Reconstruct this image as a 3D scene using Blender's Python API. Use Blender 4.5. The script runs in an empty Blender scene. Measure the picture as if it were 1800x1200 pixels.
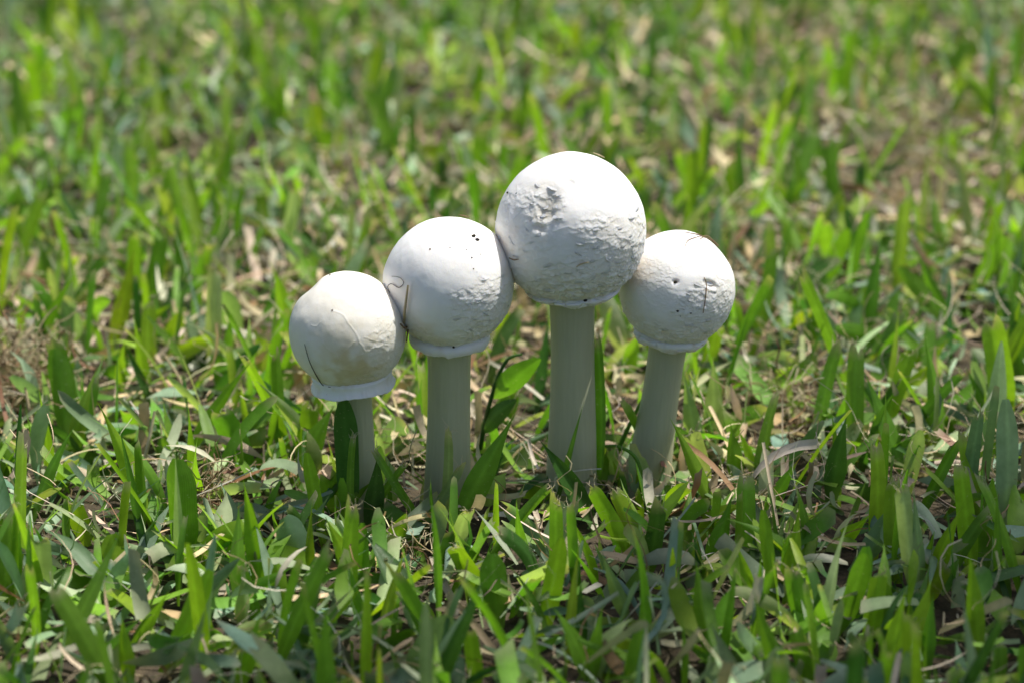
import bpy, math, random
import numpy as np
from mathutils import Vector, Matrix

# ------------------------------------------------------------------ camera, sky, sun
SC = bpy.context.scene
COL = SC.collection
PITCH = math.radians(21.0)
FOCAL, SENSOR = 90.0, 36.0
AIM = np.array([0.0, 0.0, 0.070])
DIST = 1.008
FWD = np.array([0.0, math.cos(PITCH), -math.sin(PITCH)])
UP = np.array([0.0, math.sin(PITCH), math.cos(PITCH)])
RIGHT = np.array([1.0, 0.0, 0.0])
CAMP = AIM - FWD * DIST

cam_data = bpy.data.cameras.new('camera')
cam = bpy.data.objects.new('camera', cam_data)
COL.objects.link(cam)
cam.location = CAMP.tolist()
cam.rotation_euler = (math.pi / 2 - PITCH, 0, 0)
cam_data.lens = FOCAL
cam_data.sensor_width = SENSOR
cam_data.clip_start = 0.02
cam_data.clip_end = 1000
cam_data.dof.use_dof = True
cam_data.dof.focus_distance = DIST - 0.022
cam_data.dof.aperture_fstop = 7.0
cam_data.dof.aperture_blades = 9
SC.camera = cam

SUN = np.array([0.36, 0.14, 0.92]); SUN = SUN / np.linalg.norm(SUN)
world = bpy.data.worlds.new('World')
SC.world = world
world.use_nodes = True
wn = world.node_tree
bg = wn.nodes['Background']
sky = wn.nodes.new('ShaderNodeTexSky')
sky.sky_type = 'NISHITA'
sky.sun_disc = False
sky.dust_density = 2.5
sky.air_density = 0.8
sky.ozone_density = 0.6
sky.sun_elevation = math.asin(SUN[2])
sky.sun_rotation = math.atan2(SUN[0], SUN[1])
wn.links.new(sky.outputs[0], bg.inputs[0])
bg.inputs[1].default_value = 0.115
sun_data = bpy.data.lights.new('sun', 'SUN')
sun_data.energy = 4.9
sun_data.angle = math.radians(0.53)
sun_data.color = (1.0, 0.955, 0.88)
sun = bpy.data.objects.new('sun', sun_data)
COL.objects.link(sun)
sun.rotation_euler = Vector((-SUN).tolist()).to_track_quat('-Z', 'Y').to_euler()
SC.view_settings.view_transform = 'Standard'
SC.view_settings.look = 'None'
SC.view_settings.exposure = 0.38
SC.view_settings.gamma = 1.0
SC.cycles.max_bounces = 8
SC.cycles.transmission_bounces = 4
SC.cycles.diffuse_bounces = 4
SC.cycles.glossy_bounces = 2

rng = np.random.default_rng(11)
random.seed(11)

# ------------------------------------------------------------------ picture-plane helpers (1800 x 1200 photograph pixels)
K = SENSOR / FOCAL / 1800.0
def ray(px, py):
    return FWD + RIGHT * ((px - 900) * K) + UP * ((600 - py) * K)
def on_ground(px, py, z=0.0):
    d = ray(px, py)
    return CAMP + d * ((z - CAMP[2]) / d[2])
def on_depth(px, py, y):
    d = ray(px, py)
    return CAMP + d * ((y - CAMP[1]) / d[1])
def m_per_px(p):
    return float(np.dot(np.asarray(p) - CAMP, FWD)) * K
def project(P):
    q = P - CAMP
    d = q @ FWD
    return 900 + (q @ RIGHT) / d / K, 600 - (q @ UP) / d / K, d

# ------------------------------------------------------------------ numpy noise
def _hash(ix, iy, iz, seed):
    h = (ix * 374761393 + iy * 668265263 + iz * 2147483647 + seed * 1274126177) & 0xFFFFFFFF
    h = ((h ^ (h >> 13)) * 1274126177) & 0xFFFFFFFF
    h = h ^ (h >> 16)
    return (h & 0xFFFF) / 65535.0
def vnoise(P, scale, seed=0):
    Q = np.asarray(P, float) * scale
    I = np.floor(Q).astype(np.int64)
    F = Q - I
    F = F * F * (3 - 2 * F)
    out = 0
    for dx in (0, 1):
        wx = F[..., 0] if dx else 1 - F[..., 0]
        for dy in (0, 1):
            wy = F[..., 1] if dy else 1 - F[..., 1]
            for dz in (0, 1):
                wz = F[..., 2] if dz else 1 - F[..., 2]
                out = out + wx * wy * wz * _hash(I[..., 0] + dx, I[..., 1] + dy, I[..., 2] + dz, seed)
    return out * 2 - 1
def fbm(P, scale, seed=0, octaves=3):
    v, a = 0, 1.0
    for o in range(octaves):
        v = v + a * vnoise(P, scale * 2 ** o, seed + o * 17)
        a *= 0.5
    return v
def sstep(a, b, x):
    t = np.clip((x - a) / (b - a), 0, 1)
    return t * t * (3 - 2 * t)

# ------------------------------------------------------------------ object helpers
def new_mesh(name, verts, faces, mat, parent=None, smooth=True, col=None, across=None):
    me = bpy.data.meshes.new(name)
    verts = np.ascontiguousarray(verts, dtype=np.float32).reshape(-1, 3)
    if isinstance(faces, np.ndarray):
        n, k = faces.shape
        me.vertices.add(len(verts)); me.vertices.foreach_set('co', verts.ravel())
        me.loops.add(n * k); me.loops.foreach_set('vertex_index', faces.astype(np.int32).ravel())
        me.polygons.add(n)
        me.polygons.foreach_set('loop_start', np.arange(0, n * k, k, dtype=np.int32))
        me.polygons.foreach_set('loop_total', np.full(n, k, dtype=np.int32))
        me.update(calc_edges=True)
    else:
        me.from_pydata(verts.tolist(), [], faces)
        me.update()
    if smooth:
        me.polygons.foreach_set('use_smooth', np.ones(len(me.polygons), dtype=bool))
    if col is not None:
        a = me.attributes.new('col', 'FLOAT_COLOR', 'POINT')
        c = np.ones((len(verts), 4), dtype=np.float32)
        c[:, :3] = np.asarray(col, dtype=np.float32).reshape(-1, 3)
        a.data.foreach_set('color', c.ravel())
    if across is not None:
        a = me.attributes.new('across', 'FLOAT', 'POINT')
        a.data.foreach_set('value', np.asarray(across, dtype=np.float32).ravel())
    me.materials.append(mat)
    o = bpy.data.objects.new(name, me)
    COL.objects.link(o)
    if parent is not None:
        o.parent = parent
    return o
def tag(o, label=None, cat=None, group=None, kind=None):
    if label: o['label'] = label
    if cat: o['category'] = cat
    if group: o['group'] = group
    if kind: o['kind'] = kind
    return o
def empty(name, loc):
    o = bpy.data.objects.new(name, None)
    o.empty_display_size = 0.01
    COL.objects.link(o)
    o.location = [float(v) for v in loc]
    return o
def grid_faces(nr, nc, wrap=False):
    r = np.arange(nr - 1)[:, None]
    c = np.arange(nc if wrap else nc - 1)[None, :]
    c2 = (c + 1) % nc
    f = np.stack([r * nc + c, r * nc + c2, (r + 1) * nc + c2, (r + 1) * nc + c], -1)
    return f.reshape(-1, 4)

# ------------------------------------------------------------------ materials
def nodes_of(name):
    m = bpy.data.materials.new(name)
    m.use_nodes = True
    nt = m.node_tree
    nt.nodes.clear()
    out = nt.nodes.new('ShaderNodeOutputMaterial')
    return m, nt, out
def N(nt, t, **kw):
    n = nt.nodes.new(t)
    for k, v in kw.items():
        setattr(n, k, v)
    return n
def mixrgb(nt, fac, a, b, mode='MIX'):
    n = N(nt, 'ShaderNodeMix', data_type='RGBA', blend_type=mode)
    for sock, v in ((n.inputs[0], fac), (n.inputs[6], a), (n.inputs[7], b)):
        if isinstance(v, bpy.types.NodeSocket): nt.links.new(v, sock)
        elif isinstance(v, (int, float)): sock.default_value = v
        else: sock.default_value = (*v, 1)
    return n.outputs[2]
def noise(nt, scale, detail=3, rough=0.5, vec=None):
    n = N(nt, 'ShaderNodeTexNoise')
    n.inputs['Scale'].default_value = scale
    n.inputs['Detail'].default_value = detail
    n.inputs['Roughness'].default_value = rough
    if vec is not None: nt.links.new(vec, n.inputs['Vector'])
    return n.outputs['Fac']
def ramp(nt, fac, stops):
    n = N(nt, 'ShaderNodeValToRGB')
    e = n.color_ramp.elements
    while len(e) < len(stops): e.new(0.5)
    for el, (p, c) in zip(e, stops):
        el.position = p
        el.color = (*c, 1) if len(c) == 3 else c
    nt.links.new(fac, n.inputs[0])
    return n.outputs[0]

def leaf_material(name, transl=0.5, rough=0.42, spec=0.4, trans_tint=(1.40, 1.48, 0.40)):
    m, nt, out = nodes_of(name)
    at = N(nt, 'ShaderNodeAttribute', attribute_name='col')
    ac = N(nt, 'ShaderNodeAttribute', attribute_name='across')
    geo = N(nt, 'ShaderNodeNewGeometry')
    pos = geo.outputs['Position']
    n1 = noise(nt, 170, 3, 0.6, pos)
    var = ramp(nt, n1, [(0.25, (0.78, 0.8, 0.75)), (0.75, (1.18, 1.15, 1.2))])
    c = mixrgb(nt, 1.0, at.outputs['Color'], var, 'MULTIPLY')
    # parallel veins
    mm = N(nt, 'ShaderNodeMath', operation='MULTIPLY'); nt.links.new(ac.outputs['Fac'], mm.inputs[0]); mm.inputs[1].default_value = 58.0
    sn = N(nt, 'ShaderNodeMath', operation='SINE'); nt.links.new(mm.outputs[0], sn.inputs[0])
    vein = ramp(nt, sn.outputs[0], [(0.0, (0.95, 0.95, 0.93)), (1.0, (1.04, 1.04, 1.06))])
    c = mixrgb(nt, 1.0, c, vein, 'MULTIPLY')
    # pale dust and scuffs
    n2 = noise(nt, 900, 2, 0.5, pos)
    dust = ramp(nt, n2, [(0.68, (0, 0, 0)), (0.76, (1, 1, 1))])
    c = mixrgb(nt, 0.0, c, (0.5, 0.52, 0.42))
    mixn = c.node
    dm = N(nt, 'ShaderNodeMath', operation='MULTIPLY'); nt.links.new(dust, dm.inputs[0]); dm.inputs[1].default_value = 0.35
    nt.links.new(dm.outputs[0], mixn.inputs[0])
    pb = N(nt, 'ShaderNodeBsdfPrincipled')
    nt.links.new(c, pb.inputs['Base Color'])
    pb.inputs['Roughness'].default_value = rough
    pb.inputs['Specular IOR Level'].default_value = spec
    tr = N(nt, 'ShaderNodeBsdfTranslucent')
    tc = mixrgb(nt, 1.0, c, trans_tint, 'MULTIPLY')
    nt.links.new(tc, tr.inputs['Color'])
    bp = N(nt, 'ShaderNodeBump')
    bp.inputs['Strength'].default_value = 0.2
    bp.inputs['Distance'].default_value = 0.0002
    add = N(nt, 'ShaderNodeMath', operation='ADD'); nt.links.new(sn.outputs[0], add.inputs[0])
    n3 = noise(nt, 500, 2, 0.5, pos); nt.links.new(n3, add.inputs[1])
    nt.links.new(add.outputs[0], bp.inputs['Height'])
    nt.links.new(bp.outputs[0], pb.inputs['Normal'])
    ms = N(nt, 'ShaderNodeMixShader'); ms.inputs[0].default_value = transl
    nt.links.new(pb.outputs[0], ms.inputs[1]); nt.links.new(tr.outputs[0], ms.inputs[2])
    nt.links.new(ms.outputs[0], out.inputs[0])
    return m
M_LEAF = leaf_material('living_leaf')
M_DRY = leaf_material('dry_grass', transl=0.2, rough=0.6, spec=0.3, trans_tint=(1.1, 1.05, 0.8))

def mushroom_material(name, base, tint, rough=0.5, fib=False, stain=0.35, speck=True):
    m, nt, out = nodes_of(name)
    tco = N(nt, 'ShaderNodeTexCoord')
    vec = tco.outputs['Object']
    n1 = noise(nt, 45, 4, 0.6, vec)
    f1 = ramp(nt, n1, [(0.42, (0, 0, 0)), (0.75, (1, 1, 1))])
    sm = N(nt, 'ShaderNodeMath', operation='MULTIPLY'); nt.links.new(f1, sm.inputs[0]); sm.inputs[1].default_value = stain
    c = mixrgb(nt, sm.outputs[0], base, tint)
    at = N(nt, 'ShaderNodeAttribute', attribute_name='col')
    c = mixrgb(nt, 1.0, c, at.outputs['Color'], 'MULTIPLY')
    if speck:
        n2 = noise(nt, 420, 1, 0.5, vec)
        f2 = ramp(nt, n2, [(0.775, (0, 0, 0)), (0.80, (1, 1, 1))])
        n2b = noise(nt, 30, 2, 0.5, vec)
        f2b = ramp(nt, n2b, [(0.5, (0, 0, 0)), (0.62, (1, 1, 1))])
        mu = N(nt, 'ShaderNodeMath', operation='MULTIPLY'); nt.links.new(f2, mu.inputs[0]); nt.links.new(f2b, mu.inputs[1])
        c = mixrgb(nt, mu.outputs[0], c, (0.08, 0.06, 0.045))
    pb = N(nt, 'ShaderNodeBsdfPrincipled')
    nt.links.new(c, pb.inputs['Base Color'])
    pb.inputs['Roughness'].default_value = rough
    pb.inputs['Specular IOR Level'].default_value = 0.35
    pb.inputs['Subsurface Weight'].default_value = 0.5
    pb.inputs['Subsurface Radius'].default_value = (1.0, 0.85, 0.6)
    pb.inputs['Subsurface Scale'].default_value = 0.004
    bp = N(nt, 'ShaderNodeBump')
    bp.inputs['Distance'].default_value = 0.0006
    if fib:
        mp = N(nt, 'ShaderNodeMapping'); nt.links.new(vec, mp.inputs[0]); mp.inputs['Scale'].default_value = (1, 1, 0.06)
        h = noise(nt, 900, 3, 0.6, mp.outputs[0])
        bp.inputs['Strength'].default_value = 0.22
        st = ramp(nt, h, [(0.3, (0.95, 0.95, 0.94)), (0.7, (1.03, 1.03, 1.02))])
        c2 = mixrgb(nt, 1.0, c, st, 'MULTIPLY')
        nt.links.new(c2, pb.inputs['Base Color'])
    else:
        h = noise(nt, 700, 4, 0.65, vec)
        bp.inputs['Strength'].default_value = 0.12
    nt.links.new(h, bp.inputs['Height'])
    nt.links.new(bp.outputs[0], pb.inputs['Normal'])
    nt.links.new(pb.outputs[0], out.inputs[0])
    return m
M_CAP = mushroom_material('mushroom_cap_skin', (0.82, 0.81, 0.785), (0.77, 0.73, 0.65), stain=0.25)
M_CREAM = mushroom_material('mushroom_cream_skin', (0.77, 0.745, 0.67), (0.70, 0.635, 0.49), stain=0.55)
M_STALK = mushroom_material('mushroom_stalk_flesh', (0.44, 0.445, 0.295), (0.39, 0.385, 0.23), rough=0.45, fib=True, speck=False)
M_VEIL = mushroom_material('mushroom_veil', (0.76, 0.755, 0.745), (0.70, 0.67, 0.60), rough=0.6, stain=0.3)

def simple_material(name, c1, c2, scale, rough=0.9, bump=0.5, dist=0.002):
    m, nt, out = nodes_of(name)
    geo = N(nt, 'ShaderNodeNewGeometry')
    n1 = noise(nt, scale, 6, 0.65, geo.outputs['Position'])
    c = ramp(nt, n1, [(0.3, c1), (0.7, c2)])
    pb = N(nt, 'ShaderNodeBsdfPrincipled')
    nt.links.new(c, pb.inputs['Base Color'])
    pb.inputs['Roughness'].default_value = rough
    bp = N(nt, 'ShaderNodeBump'); bp.inputs['Strength'].default_value = bump; bp.inputs['Distance'].default_value = dist
    nt.links.new(n1, bp.inputs['Height']); nt.links.new(bp.outputs[0], pb.inputs['Normal'])
    nt.links.new(pb.outputs[0], out.inputs[0])
    return m
M_SOIL = simple_material('garden_soil', (0.03, 0.022, 0.014), (0.12, 0.085, 0.05), 120)
M_CRUMB = simple_material('soil_crumb', (0.012, 0.01, 0.008), (0.04, 0.03, 0.022), 1500, dist=0.0003)
M_FIBRE = simple_material('root_fibre', (0.10, 0.06, 0.03), (0.26, 0.17, 0.09), 700, dist=0.0002)
M_DARKFIBRE = simple_material('dark_fibre', (0.015, 0.012, 0.01), (0.05, 0.035, 0.025), 700, dist=0.0002)
M_BARK = simple_material('bark', (0.06, 0.045, 0.03), (0.18, 0.13, 0.09), 30)

# ------------------------------------------------------------------ ground
def ground_z(x, y):
    P = np.stack([x, y, np.zeros_like(x)], -1)
    return 0.004 * vnoise(P, 9.0, 3) + 0.002 * vnoise(P, 31.0, 4)
def make_ground():
    a = np.concatenate([-np.geomspace(3, 300, 14)[::-1], np.linspace(-2.9, 2.9, 160), np.geomspace(3, 300, 14)])
    X, Y = np.meshgrid(a, a)
    near = 1 - sstep(2.0, 3.0, np.sqrt(X ** 2 + Y ** 2))
    Z = ground_z(X, Y) * near - 0.003
    m, nt, out = nodes_of('lawn_soil')
    geo = N(nt, 'ShaderNodeNewGeometry')
    pos = geo.outputs['Position']
    n1 = noise(nt, 160, 6, 0.65, pos)
    soil = ramp(nt, n1, [(0.3, (0.025, 0.019, 0.012)), (0.7, (0.10, 0.075, 0.042))])
    n2 = noise(nt, 20, 8, 0.7, pos)
    turf = ramp(nt, n2, [(0.3, (0.03, 0.055, 0.012)), (0.55, (0.09, 0.13, 0.03)), (0.75, (0.17, 0.17, 0.07))])
    ln = N(nt, 'ShaderNodeVectorMath', operation='LENGTH'); nt.links.new(pos, ln.inputs[0])
    mr = N(nt, 'ShaderNodeMapRange'); nt.links.new(ln.outputs['Value'], mr.inputs[0])
    mr.inputs[1].default_value = 2.2; mr.inputs[2].default_value = 6.0
    c = mixrgb(nt, mr.outputs[0], soil, turf)
    pb = N(nt, 'ShaderNodeBsdfPrincipled'); pb.inputs['Roughness'].default_value = 0.95
    nt.links.new(c, pb.inputs['Base Color'])
    bp = N(nt, 'ShaderNodeBump'); bp.inputs['Distance'].default_value = 0.004
    nt.links.new(n1, bp.inputs['Height']); nt.links.new(bp.outputs[0], pb.inputs['Normal'])
    nt.links.new(pb.outputs[0], out.inputs[0])
    o = new_mesh('ground', np.stack([X, Y, Z], -1), grid_faces(len(a), len(a)), m)
    tag(o, 'brown soil under the lawn', None, None, 'structure')
make_ground()

# ------------------------------------------------------------------ mushrooms
def seg_dist(px, py, pts):
    best = np.full(px.shape, 1e9)
    for (x0, y0), (x1, y1) in zip(pts[:-1], pts[1:]):
        dx, dy = x1 - x0, y1 - y0
        t = np.clip(((px - x0) * dx + (py - y0) * dy) / (dx * dx + dy * dy + 1e-9), 0, 1)
        best = np.minimum(best, np.hypot(px - x0 - t * dx, py - y0 - t * dy))
    return best

def scale_variants():
    out = []
    r = np.random.default_rng(5)
    for k in range(7):
        nc, nr = 6, 4
        wv = r.uniform(0.8, 1.2)
        P = []
        for i in range(nr):
            t = i / (nr - 1)
            for j in range(nc):
                u = j / (nc - 1) * 2 - 1
                x = u * wv * (0.55 + 0.45 * math.sin(math.pi * (0.25 + 0.55 * t)))
                y = -t * (1.0 + 0.28 * (1 - u * u)) + r.uniform(-.12, .12) * t
                z = 0.02 + 0.30 * t ** 2.2 * (1 + r.uniform(-.3, .3)) - 0.10 * u * u
                P.append((x, y, z))
        P = np.array(P)
        top = P.reshape(nr, nc, 3)
        low = top[-1] + np.array([0, 0.10, -0.13])
        back = low + np.array([0, 0.55, -0.22])
        V = np.concatenate([P, low, back])
        F = grid_faces(nr + 2, nc)
        out.append((V, F))
    return out
SCALES = scale_variants()
SCALE_MESH = {}
def scale_mesh(k, mat):
    if (k, mat.name) not in SCALE_MESH:
        V, F = SCALES[k]
        o = new_mesh('scale', V, F, mat, col=np.ones((len(V), 3)))
        me = o.data
        bpy.data.objects.remove(o)
        SCALE_MESH[(k, mat.name)] = me
    return SCALE_MESH[(k, mat.name)]

def fine_cells(nrm, ns, seed, down, size):
    r_ = np.random.default_rng(seed)
    sd = r_.normal(size=(ns, 3)); sd /= np.linalg.norm(sd, axis=1, keepdims=True)
    sd = sd[(sd[:, 1] < 0.3) & (sd[:, 2] < 0.7)].astype(np.float32)
    w = np.stack([vnoise(nrm, 24, seed + i) for i in range(3)], -1) * 0.02
    Q = (nrm + w).reshape(-1, 3).astype(np.float32)
    out = np.empty(len(Q))
    dn = down.reshape(-1, 3)
    amp = r_.uniform(0.1, 1.0, len(sd))
    for a in range(0, len(Q), 5000):
        q = Q[a:a + 5000]
        i = (q @ sd.T).argmax(1)
        t = ((q - sd[i]) * dn[a:a + 5000]).sum(1) / size
        out[a:a + 5000] = (0.5 + 0.5 * np.clip(t, -1, 1)) * amp[i]
    return out.reshape(nrm.shape[:-1])
class Mushroom: pass
MUSH = []
def make_mushroom(label, centre_px, r_px, depth_y, base_px, base_r_px, top_r_px, mat, seed, tilt=0.0,
                  collar_r=0.7, cut_z=-0.72, collar_z=-0.92, flare=0.02, rough_phi=1.75, ridges=(), pits=(), bumps=(),
                  rough_spots=(), squash=1.0, n_scales=40, scale_px=8, brown=(), collar_cracks=0.0, lump=0.02):
    r_ = np.random.default_rng(seed)
    C = on_depth(centre_px[0], centre_px[1], depth_y)
    S = m_per_px(C)
    R = r_px * S
    base = on_depth(base_px[0], base_px[1], depth_y)
    base = np.array([base[0], depth_y, 0.0])
    root = empty('mushroom', base)
    tag(root, label, 'mushroom', 'mushrooms in a tight cluster')
    A = np.array([[math.cos(tilt), 0, math.sin(tilt)], [0, 1, 0], [-math.sin(tilt), 0, math.cos(tilt)]])  # tilt toward +x
    # ---- cap
    NT, NP = 450, 260
    zc = cut_z
    phi_end = math.acos(max(-1, zc))
    phis = np.concatenate([[0.002], np.linspace(0.02, phi_end, NP - 1)])
    nf = NT - 100
    th = np.concatenate([np.linspace(math.radians(170), math.radians(370), nf, endpoint=False), np.linspace(math.radians(370), math.radians(530), NT - nf, endpoint=False)])
    PH, TH = np.meshgrid(phis, th, indexing='ij')
    D = np.stack([np.sin(PH) * np.cos(TH), np.sin(PH) * np.sin(TH), np.cos(PH)], -1)
    D[..., 2] *= squash
    nrm = D / np.linalg.norm(D, axis=-1, keepdims=True)
    disp = lump * fbm(nrm, 1.3, seed, 2) * 1.0 + 0.004 * fbm(nrm, 6, seed + 3, 2)
    W0 = C + (D * (1 + disp[..., None]) * R) @ A.T
    px, py, _ = project(W0.reshape(-1, 3)); px = px.reshape(PH.shape); py = py.reshape(PH.shape)
    wn_ = nrm @ A.T
    facing = ((CAMP - C) / np.linalg.norm(CAMP - C) * wn_).sum(-1)
    front = sstep(-0.05, 0.12, facing)
    col = np.ones(PH.shape + (3,))
    # rough, scaly lower part
    n_low = fbm(nrm, 3.0, seed + 5, 3)
    mask = sstep(rough_phi - 0.15, rough_phi + 0.35, PH + 0.28 * n_low)
    for (sx, sy, sr, amt) in rough_spots:
        dd = np.hypot(px - sx, py - sy) / sr
        mask = np.maximum(mask, front * amt * (1 - sstep(0.55, 1.0, dd + 0.25 * n_low)))
    ns = 900
    sd = r_.normal(size=(ns, 3)); sd /= np.linalg.norm(sd, axis=1, keepdims=True)
    sd = sd[sd[:, 2] < 0.75]
    warp = np.stack([vnoise(nrm, 9, seed + 20 + i) for i in range(3)], -1) * 0.05 + np.stack([vnoise(nrm, 30, seed + 30 + i) for i in range(3)], -1) * 0.016
    Q = (nrm + warp).reshape(-1, 3)
    stretch = np.array([1.0, 1.0, 1.45])
    near_i = np.empty(len(Q), dtype=np.int64)
    for a in range(0, len(Q), 6000):
        q = Q[a:a + 6000] * stretch
        s2 = sd * stretch
        d2 = (q ** 2).sum(1)[:, None] - 2 * q @ s2.T + (s2 ** 2).sum(1)[None]
        near_i[a:a + 6000] = d2.argmin(1)
    sv = sd[near_i]
    down = -np.stack([-np.cos(PH) * np.cos(TH), -np.cos(PH) * np.sin(TH), np.sin(PH)], -1).reshape(-1, 3)
    t = ((Q - sv) * down).sum(1) / 0.055
    amp = r_.uniform(0.15, 1.0, len(sd))[near_i]
    h = (0.5 + 0.5 * np.clip(t, -1, 1)) * amp
    h = h.reshape(PH.shape)
    crust = 0.5 + 0.5 * vnoise(nrm, 55, seed + 41)
    h2 = fine_cells(nrm, 3200, seed + 47, down.reshape(nrm.shape), 0.026)
    deep = 1 + 0.7 * sstep(1.75, 2.1, PH)
    disp = disp + mask * deep * (0.0105 * h + 0.0105 * h2 + 0.004 * crust - 0.010)
    col = col * (1 - (mask * np.clip(0.75 - 0.6 * h - 0.6 * h2, 0, 1))[..., None] * np.array([0.14, 0.18, 0.27]))
    disp = disp + 0.0012 * vnoise(nrm, 70, seed + 43) * (0.3 + mask)
    for pts, wd, hh in ridges:
        jx = 2.2 * vnoise(nrm, 14, seed + 61); jy = 2.2 * vnoise(nrm, 14, seed + 62)
        d = seg_dist(px + jx, py + jy, pts)
        disp = disp + front * 0.32 * hh / r_px * np.exp(-(d / (0.75 * wd)) ** 2)
    for (sx, sy, rx, ry, ang, depth) in pits:
        ca, sa = math.cos(ang), math.sin(ang)
        u = ((px - sx) * ca + (py - sy) * sa) / rx
        v = (-(px - sx) * sa + (py - sy) * ca) / ry
        g = np.exp(-(u * u + v * v) ** 1.5)
        disp = disp - sstep(-0.5, -0.15, facing) * depth / r_px * g
        if depth > 4 and rx > ry:
            disp = disp + front * g * 0.009 * h
            col *= 1 - 0.10 * (front * g)[..., None] * np.array([0.6, 0.9, 1.5])
    for (sx, sy, rr, amt, c) in brown:
        d = np.hypot(px - sx, (py - sy)) / rr
        w = front * amt * (1 - sstep(0.2, 1.0, d + 0.4 * fbm(nrm, 7, seed + 71, 2)))
        col = col * (1 - w[..., None] * (1 - np.array(c)))
    W = C + (D * (1 + disp[..., None]) * R) @ A.T
    cap = new_mesh('cap', (W - base).reshape(-1, 3), grid_faces(NP, NT, True)[:, ::-1], mat, root, col=col)
    # ---- separate lifted scales on the skin
    k = 0
    tries = 0
    WN = wn_.reshape(-1, 3); WP = W.reshape(-1, 3)
    dn = (down @ A.T)
    mk = mask.reshape(-1); fr = front.reshape(-1)
    used = []
    while k < n_scales and tries < 6000:
        tries += 1
        i = int(r_.integers(NT * 40, NT * (NP - 12)))
        if mk[i] < 0.55 or fr[i] < 0.5: continue
        if any(np.hypot(px.flat[i] - a, py.flat[i] - b) < scale_px * 1.25 for a, b in used): continue
        used.append((px.flat[i], py.flat[i]))
        nz = WN[i]; dy = -dn[i]; dy = dy - nz * np.dot(dy, nz); dy /= np.linalg.norm(dy); dx = np.cross(dy, nz)
        ang = r_.normal(0, 0.35)
        dx, dy = dx * math.cos(ang) + dy * math.sin(ang), dy * math.cos(ang) - dx * math.sin(ang)
        s = scale_px * S * r_.uniform(0.45, 1.0) * 0.62
        o = bpy.data.objects.new('scale', scale_mesh(int(r_.integers(0, 7)), mat))
        COL.objects.link(o)
        o.parent = cap
        Mx = np.eye(4)
        Mx[:3, 0] = dx * s * r_.uniform(0.9, 1.6); Mx[:3, 1] = dy * s; Mx[:3, 2] = nz * s * r_.uniform(0.5, 1.1)
        Mx[:3, 3] = WP[i] - base - nz * 0.00015
        o.matrix_local = Matrix(Mx.tolist())
        k += 1
    # ---- veil collar: a skirt under the cap, closed inward to the stalk
    rr0 = math.sin(phi_end)
    prof = [(rr0 * 0.90, zc + 0.12), (rr0 * 0.965, zc + 0.02), (collar_r * 0.975, zc - 0.02), (collar_r * 0.985, zc - 0.035)]
    nz_ = 14
    for i in range(1, nz_ + 1):
        tt = i / nz_
        prof.append((collar_r * (1 - 0.05 * math.sin(math.pi * tt) * (1 if flare > 0 else -1)) + flare * tt, zc - 0.035 + (collar_z - zc + 0.035) * tt))
    rl = prof[-1][0]
    prof += [(rl - 0.025, collar_z - 0.012), (rl - 0.06, collar_z + 0.004), (rl * 0.8, collar_z + 0.03), (rl * 0.55, collar_z + 0.06), (top_r_px / r_px * 0.8, collar_z + 0.05)]
    prof = np.array(prof)
    NT2 = 260
    th2 = np.linspace(0, 2 * math.pi, NT2, endpoint=False)
    rad = prof[:, 0][:, None] * np.ones(NT2); zz = prof[:, 1][:, None] * np.ones(NT2)
    cyl = np.stack([np.cos(th2), np.sin(th2), np.zeros(NT2)], -1)
    nA = vnoise(cyl, 2.2, seed + 81); nB = vnoise(cyl, 7.0, seed + 82); nC = vnoise(cyl, 22.0, seed + 83)
    tpos = np.clip((zc - prof[:, 1]) / (zc - collar_z), 0, 1)[:, None]
    rad = rad * (1 + tpos * (0.018 * nA + 0.012 * nB + 0.004 * nC))
    zz = zz + tpos ** 2 * (0.030 * nA + 0.022 * nB + 0.008 * nC)
    P3 = np.stack([rad * np.cos(th2), rad * np.sin(th2), zz * squash], -1)
    if collar_cracks:
        Pn = np.stack([np.cos(th2) * np.ones_like(rad), np.sin(th2) * np.ones_like(rad), zz * 4], -1)
        cr = vnoise(Pn, 3.5, seed + 91)
        g = np.exp(-(cr / 0.10) ** 2) * np.sin(np.pi * np.clip(tpos, 0.02, 0.98))
        rad2 = 1 - collar_cracks * g
        P3[..., 0] *= rad2; P3[..., 1] *= rad2
    Pt = np.stack([np.cos(th2) * np.ones_like(rad), np.sin(th2) * np.ones_like(rad), zz * 2], -1)
    vcol = 1 - np.clip(fbm(Pt, 5, seed + 95, 3) * (0.5 if collar_cracks else 0.2) , 0, 0.5)[..., None] * np.array([0.35, 0.5, 0.8])
    WV = C + (P3 * R) @ A.T
    new_mesh('veil', (WV - base).reshape(-1, 3), grid_faces(len(prof), NT2, True)[:, ::-1], M_VEIL, root, col=vcol)
    # ---- stalk
    topc = C + A @ np.array([0, 0, (collar_z + 0.16) * squash * R])
    NS, NT3 = 60, 96
    u = np.linspace(0, 1, NS)
    b0 = base + np.array([0, 0, -0.012])
    axis = A @ np.array([0, 0, 1.0])
    L = np.linalg.norm(topc - b0)
    c1 = topc - axis * L * 0.45
    ctr = ((1 - u) ** 2)[:, None] * b0 + (2 * u * (1 - u))[:, None] * c1 + (u ** 2)[:, None] * topc
    rs = (base_r_px + (top_r_px - base_r_px) * sstep(0, 0.75, u)) * S
    rs = rs * (1 + 0.05 * sstep(0.80, 0.97, u))
    th3 = np.linspace(0, 2 * math.pi, NT3, endpoint=False)
    ring = np.stack([np.cos(th3), np.sin(th3), np.zeros(NT3)], -1)
    P = ctr[:, None, :] + rs[:, None, None] * ring[None]
    off = ring[None] * np.array([1, 1, 0]) + np.stack([np.zeros(NS), np.zeros(NS), u * 1.2], -1)[:, None, :]
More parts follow.
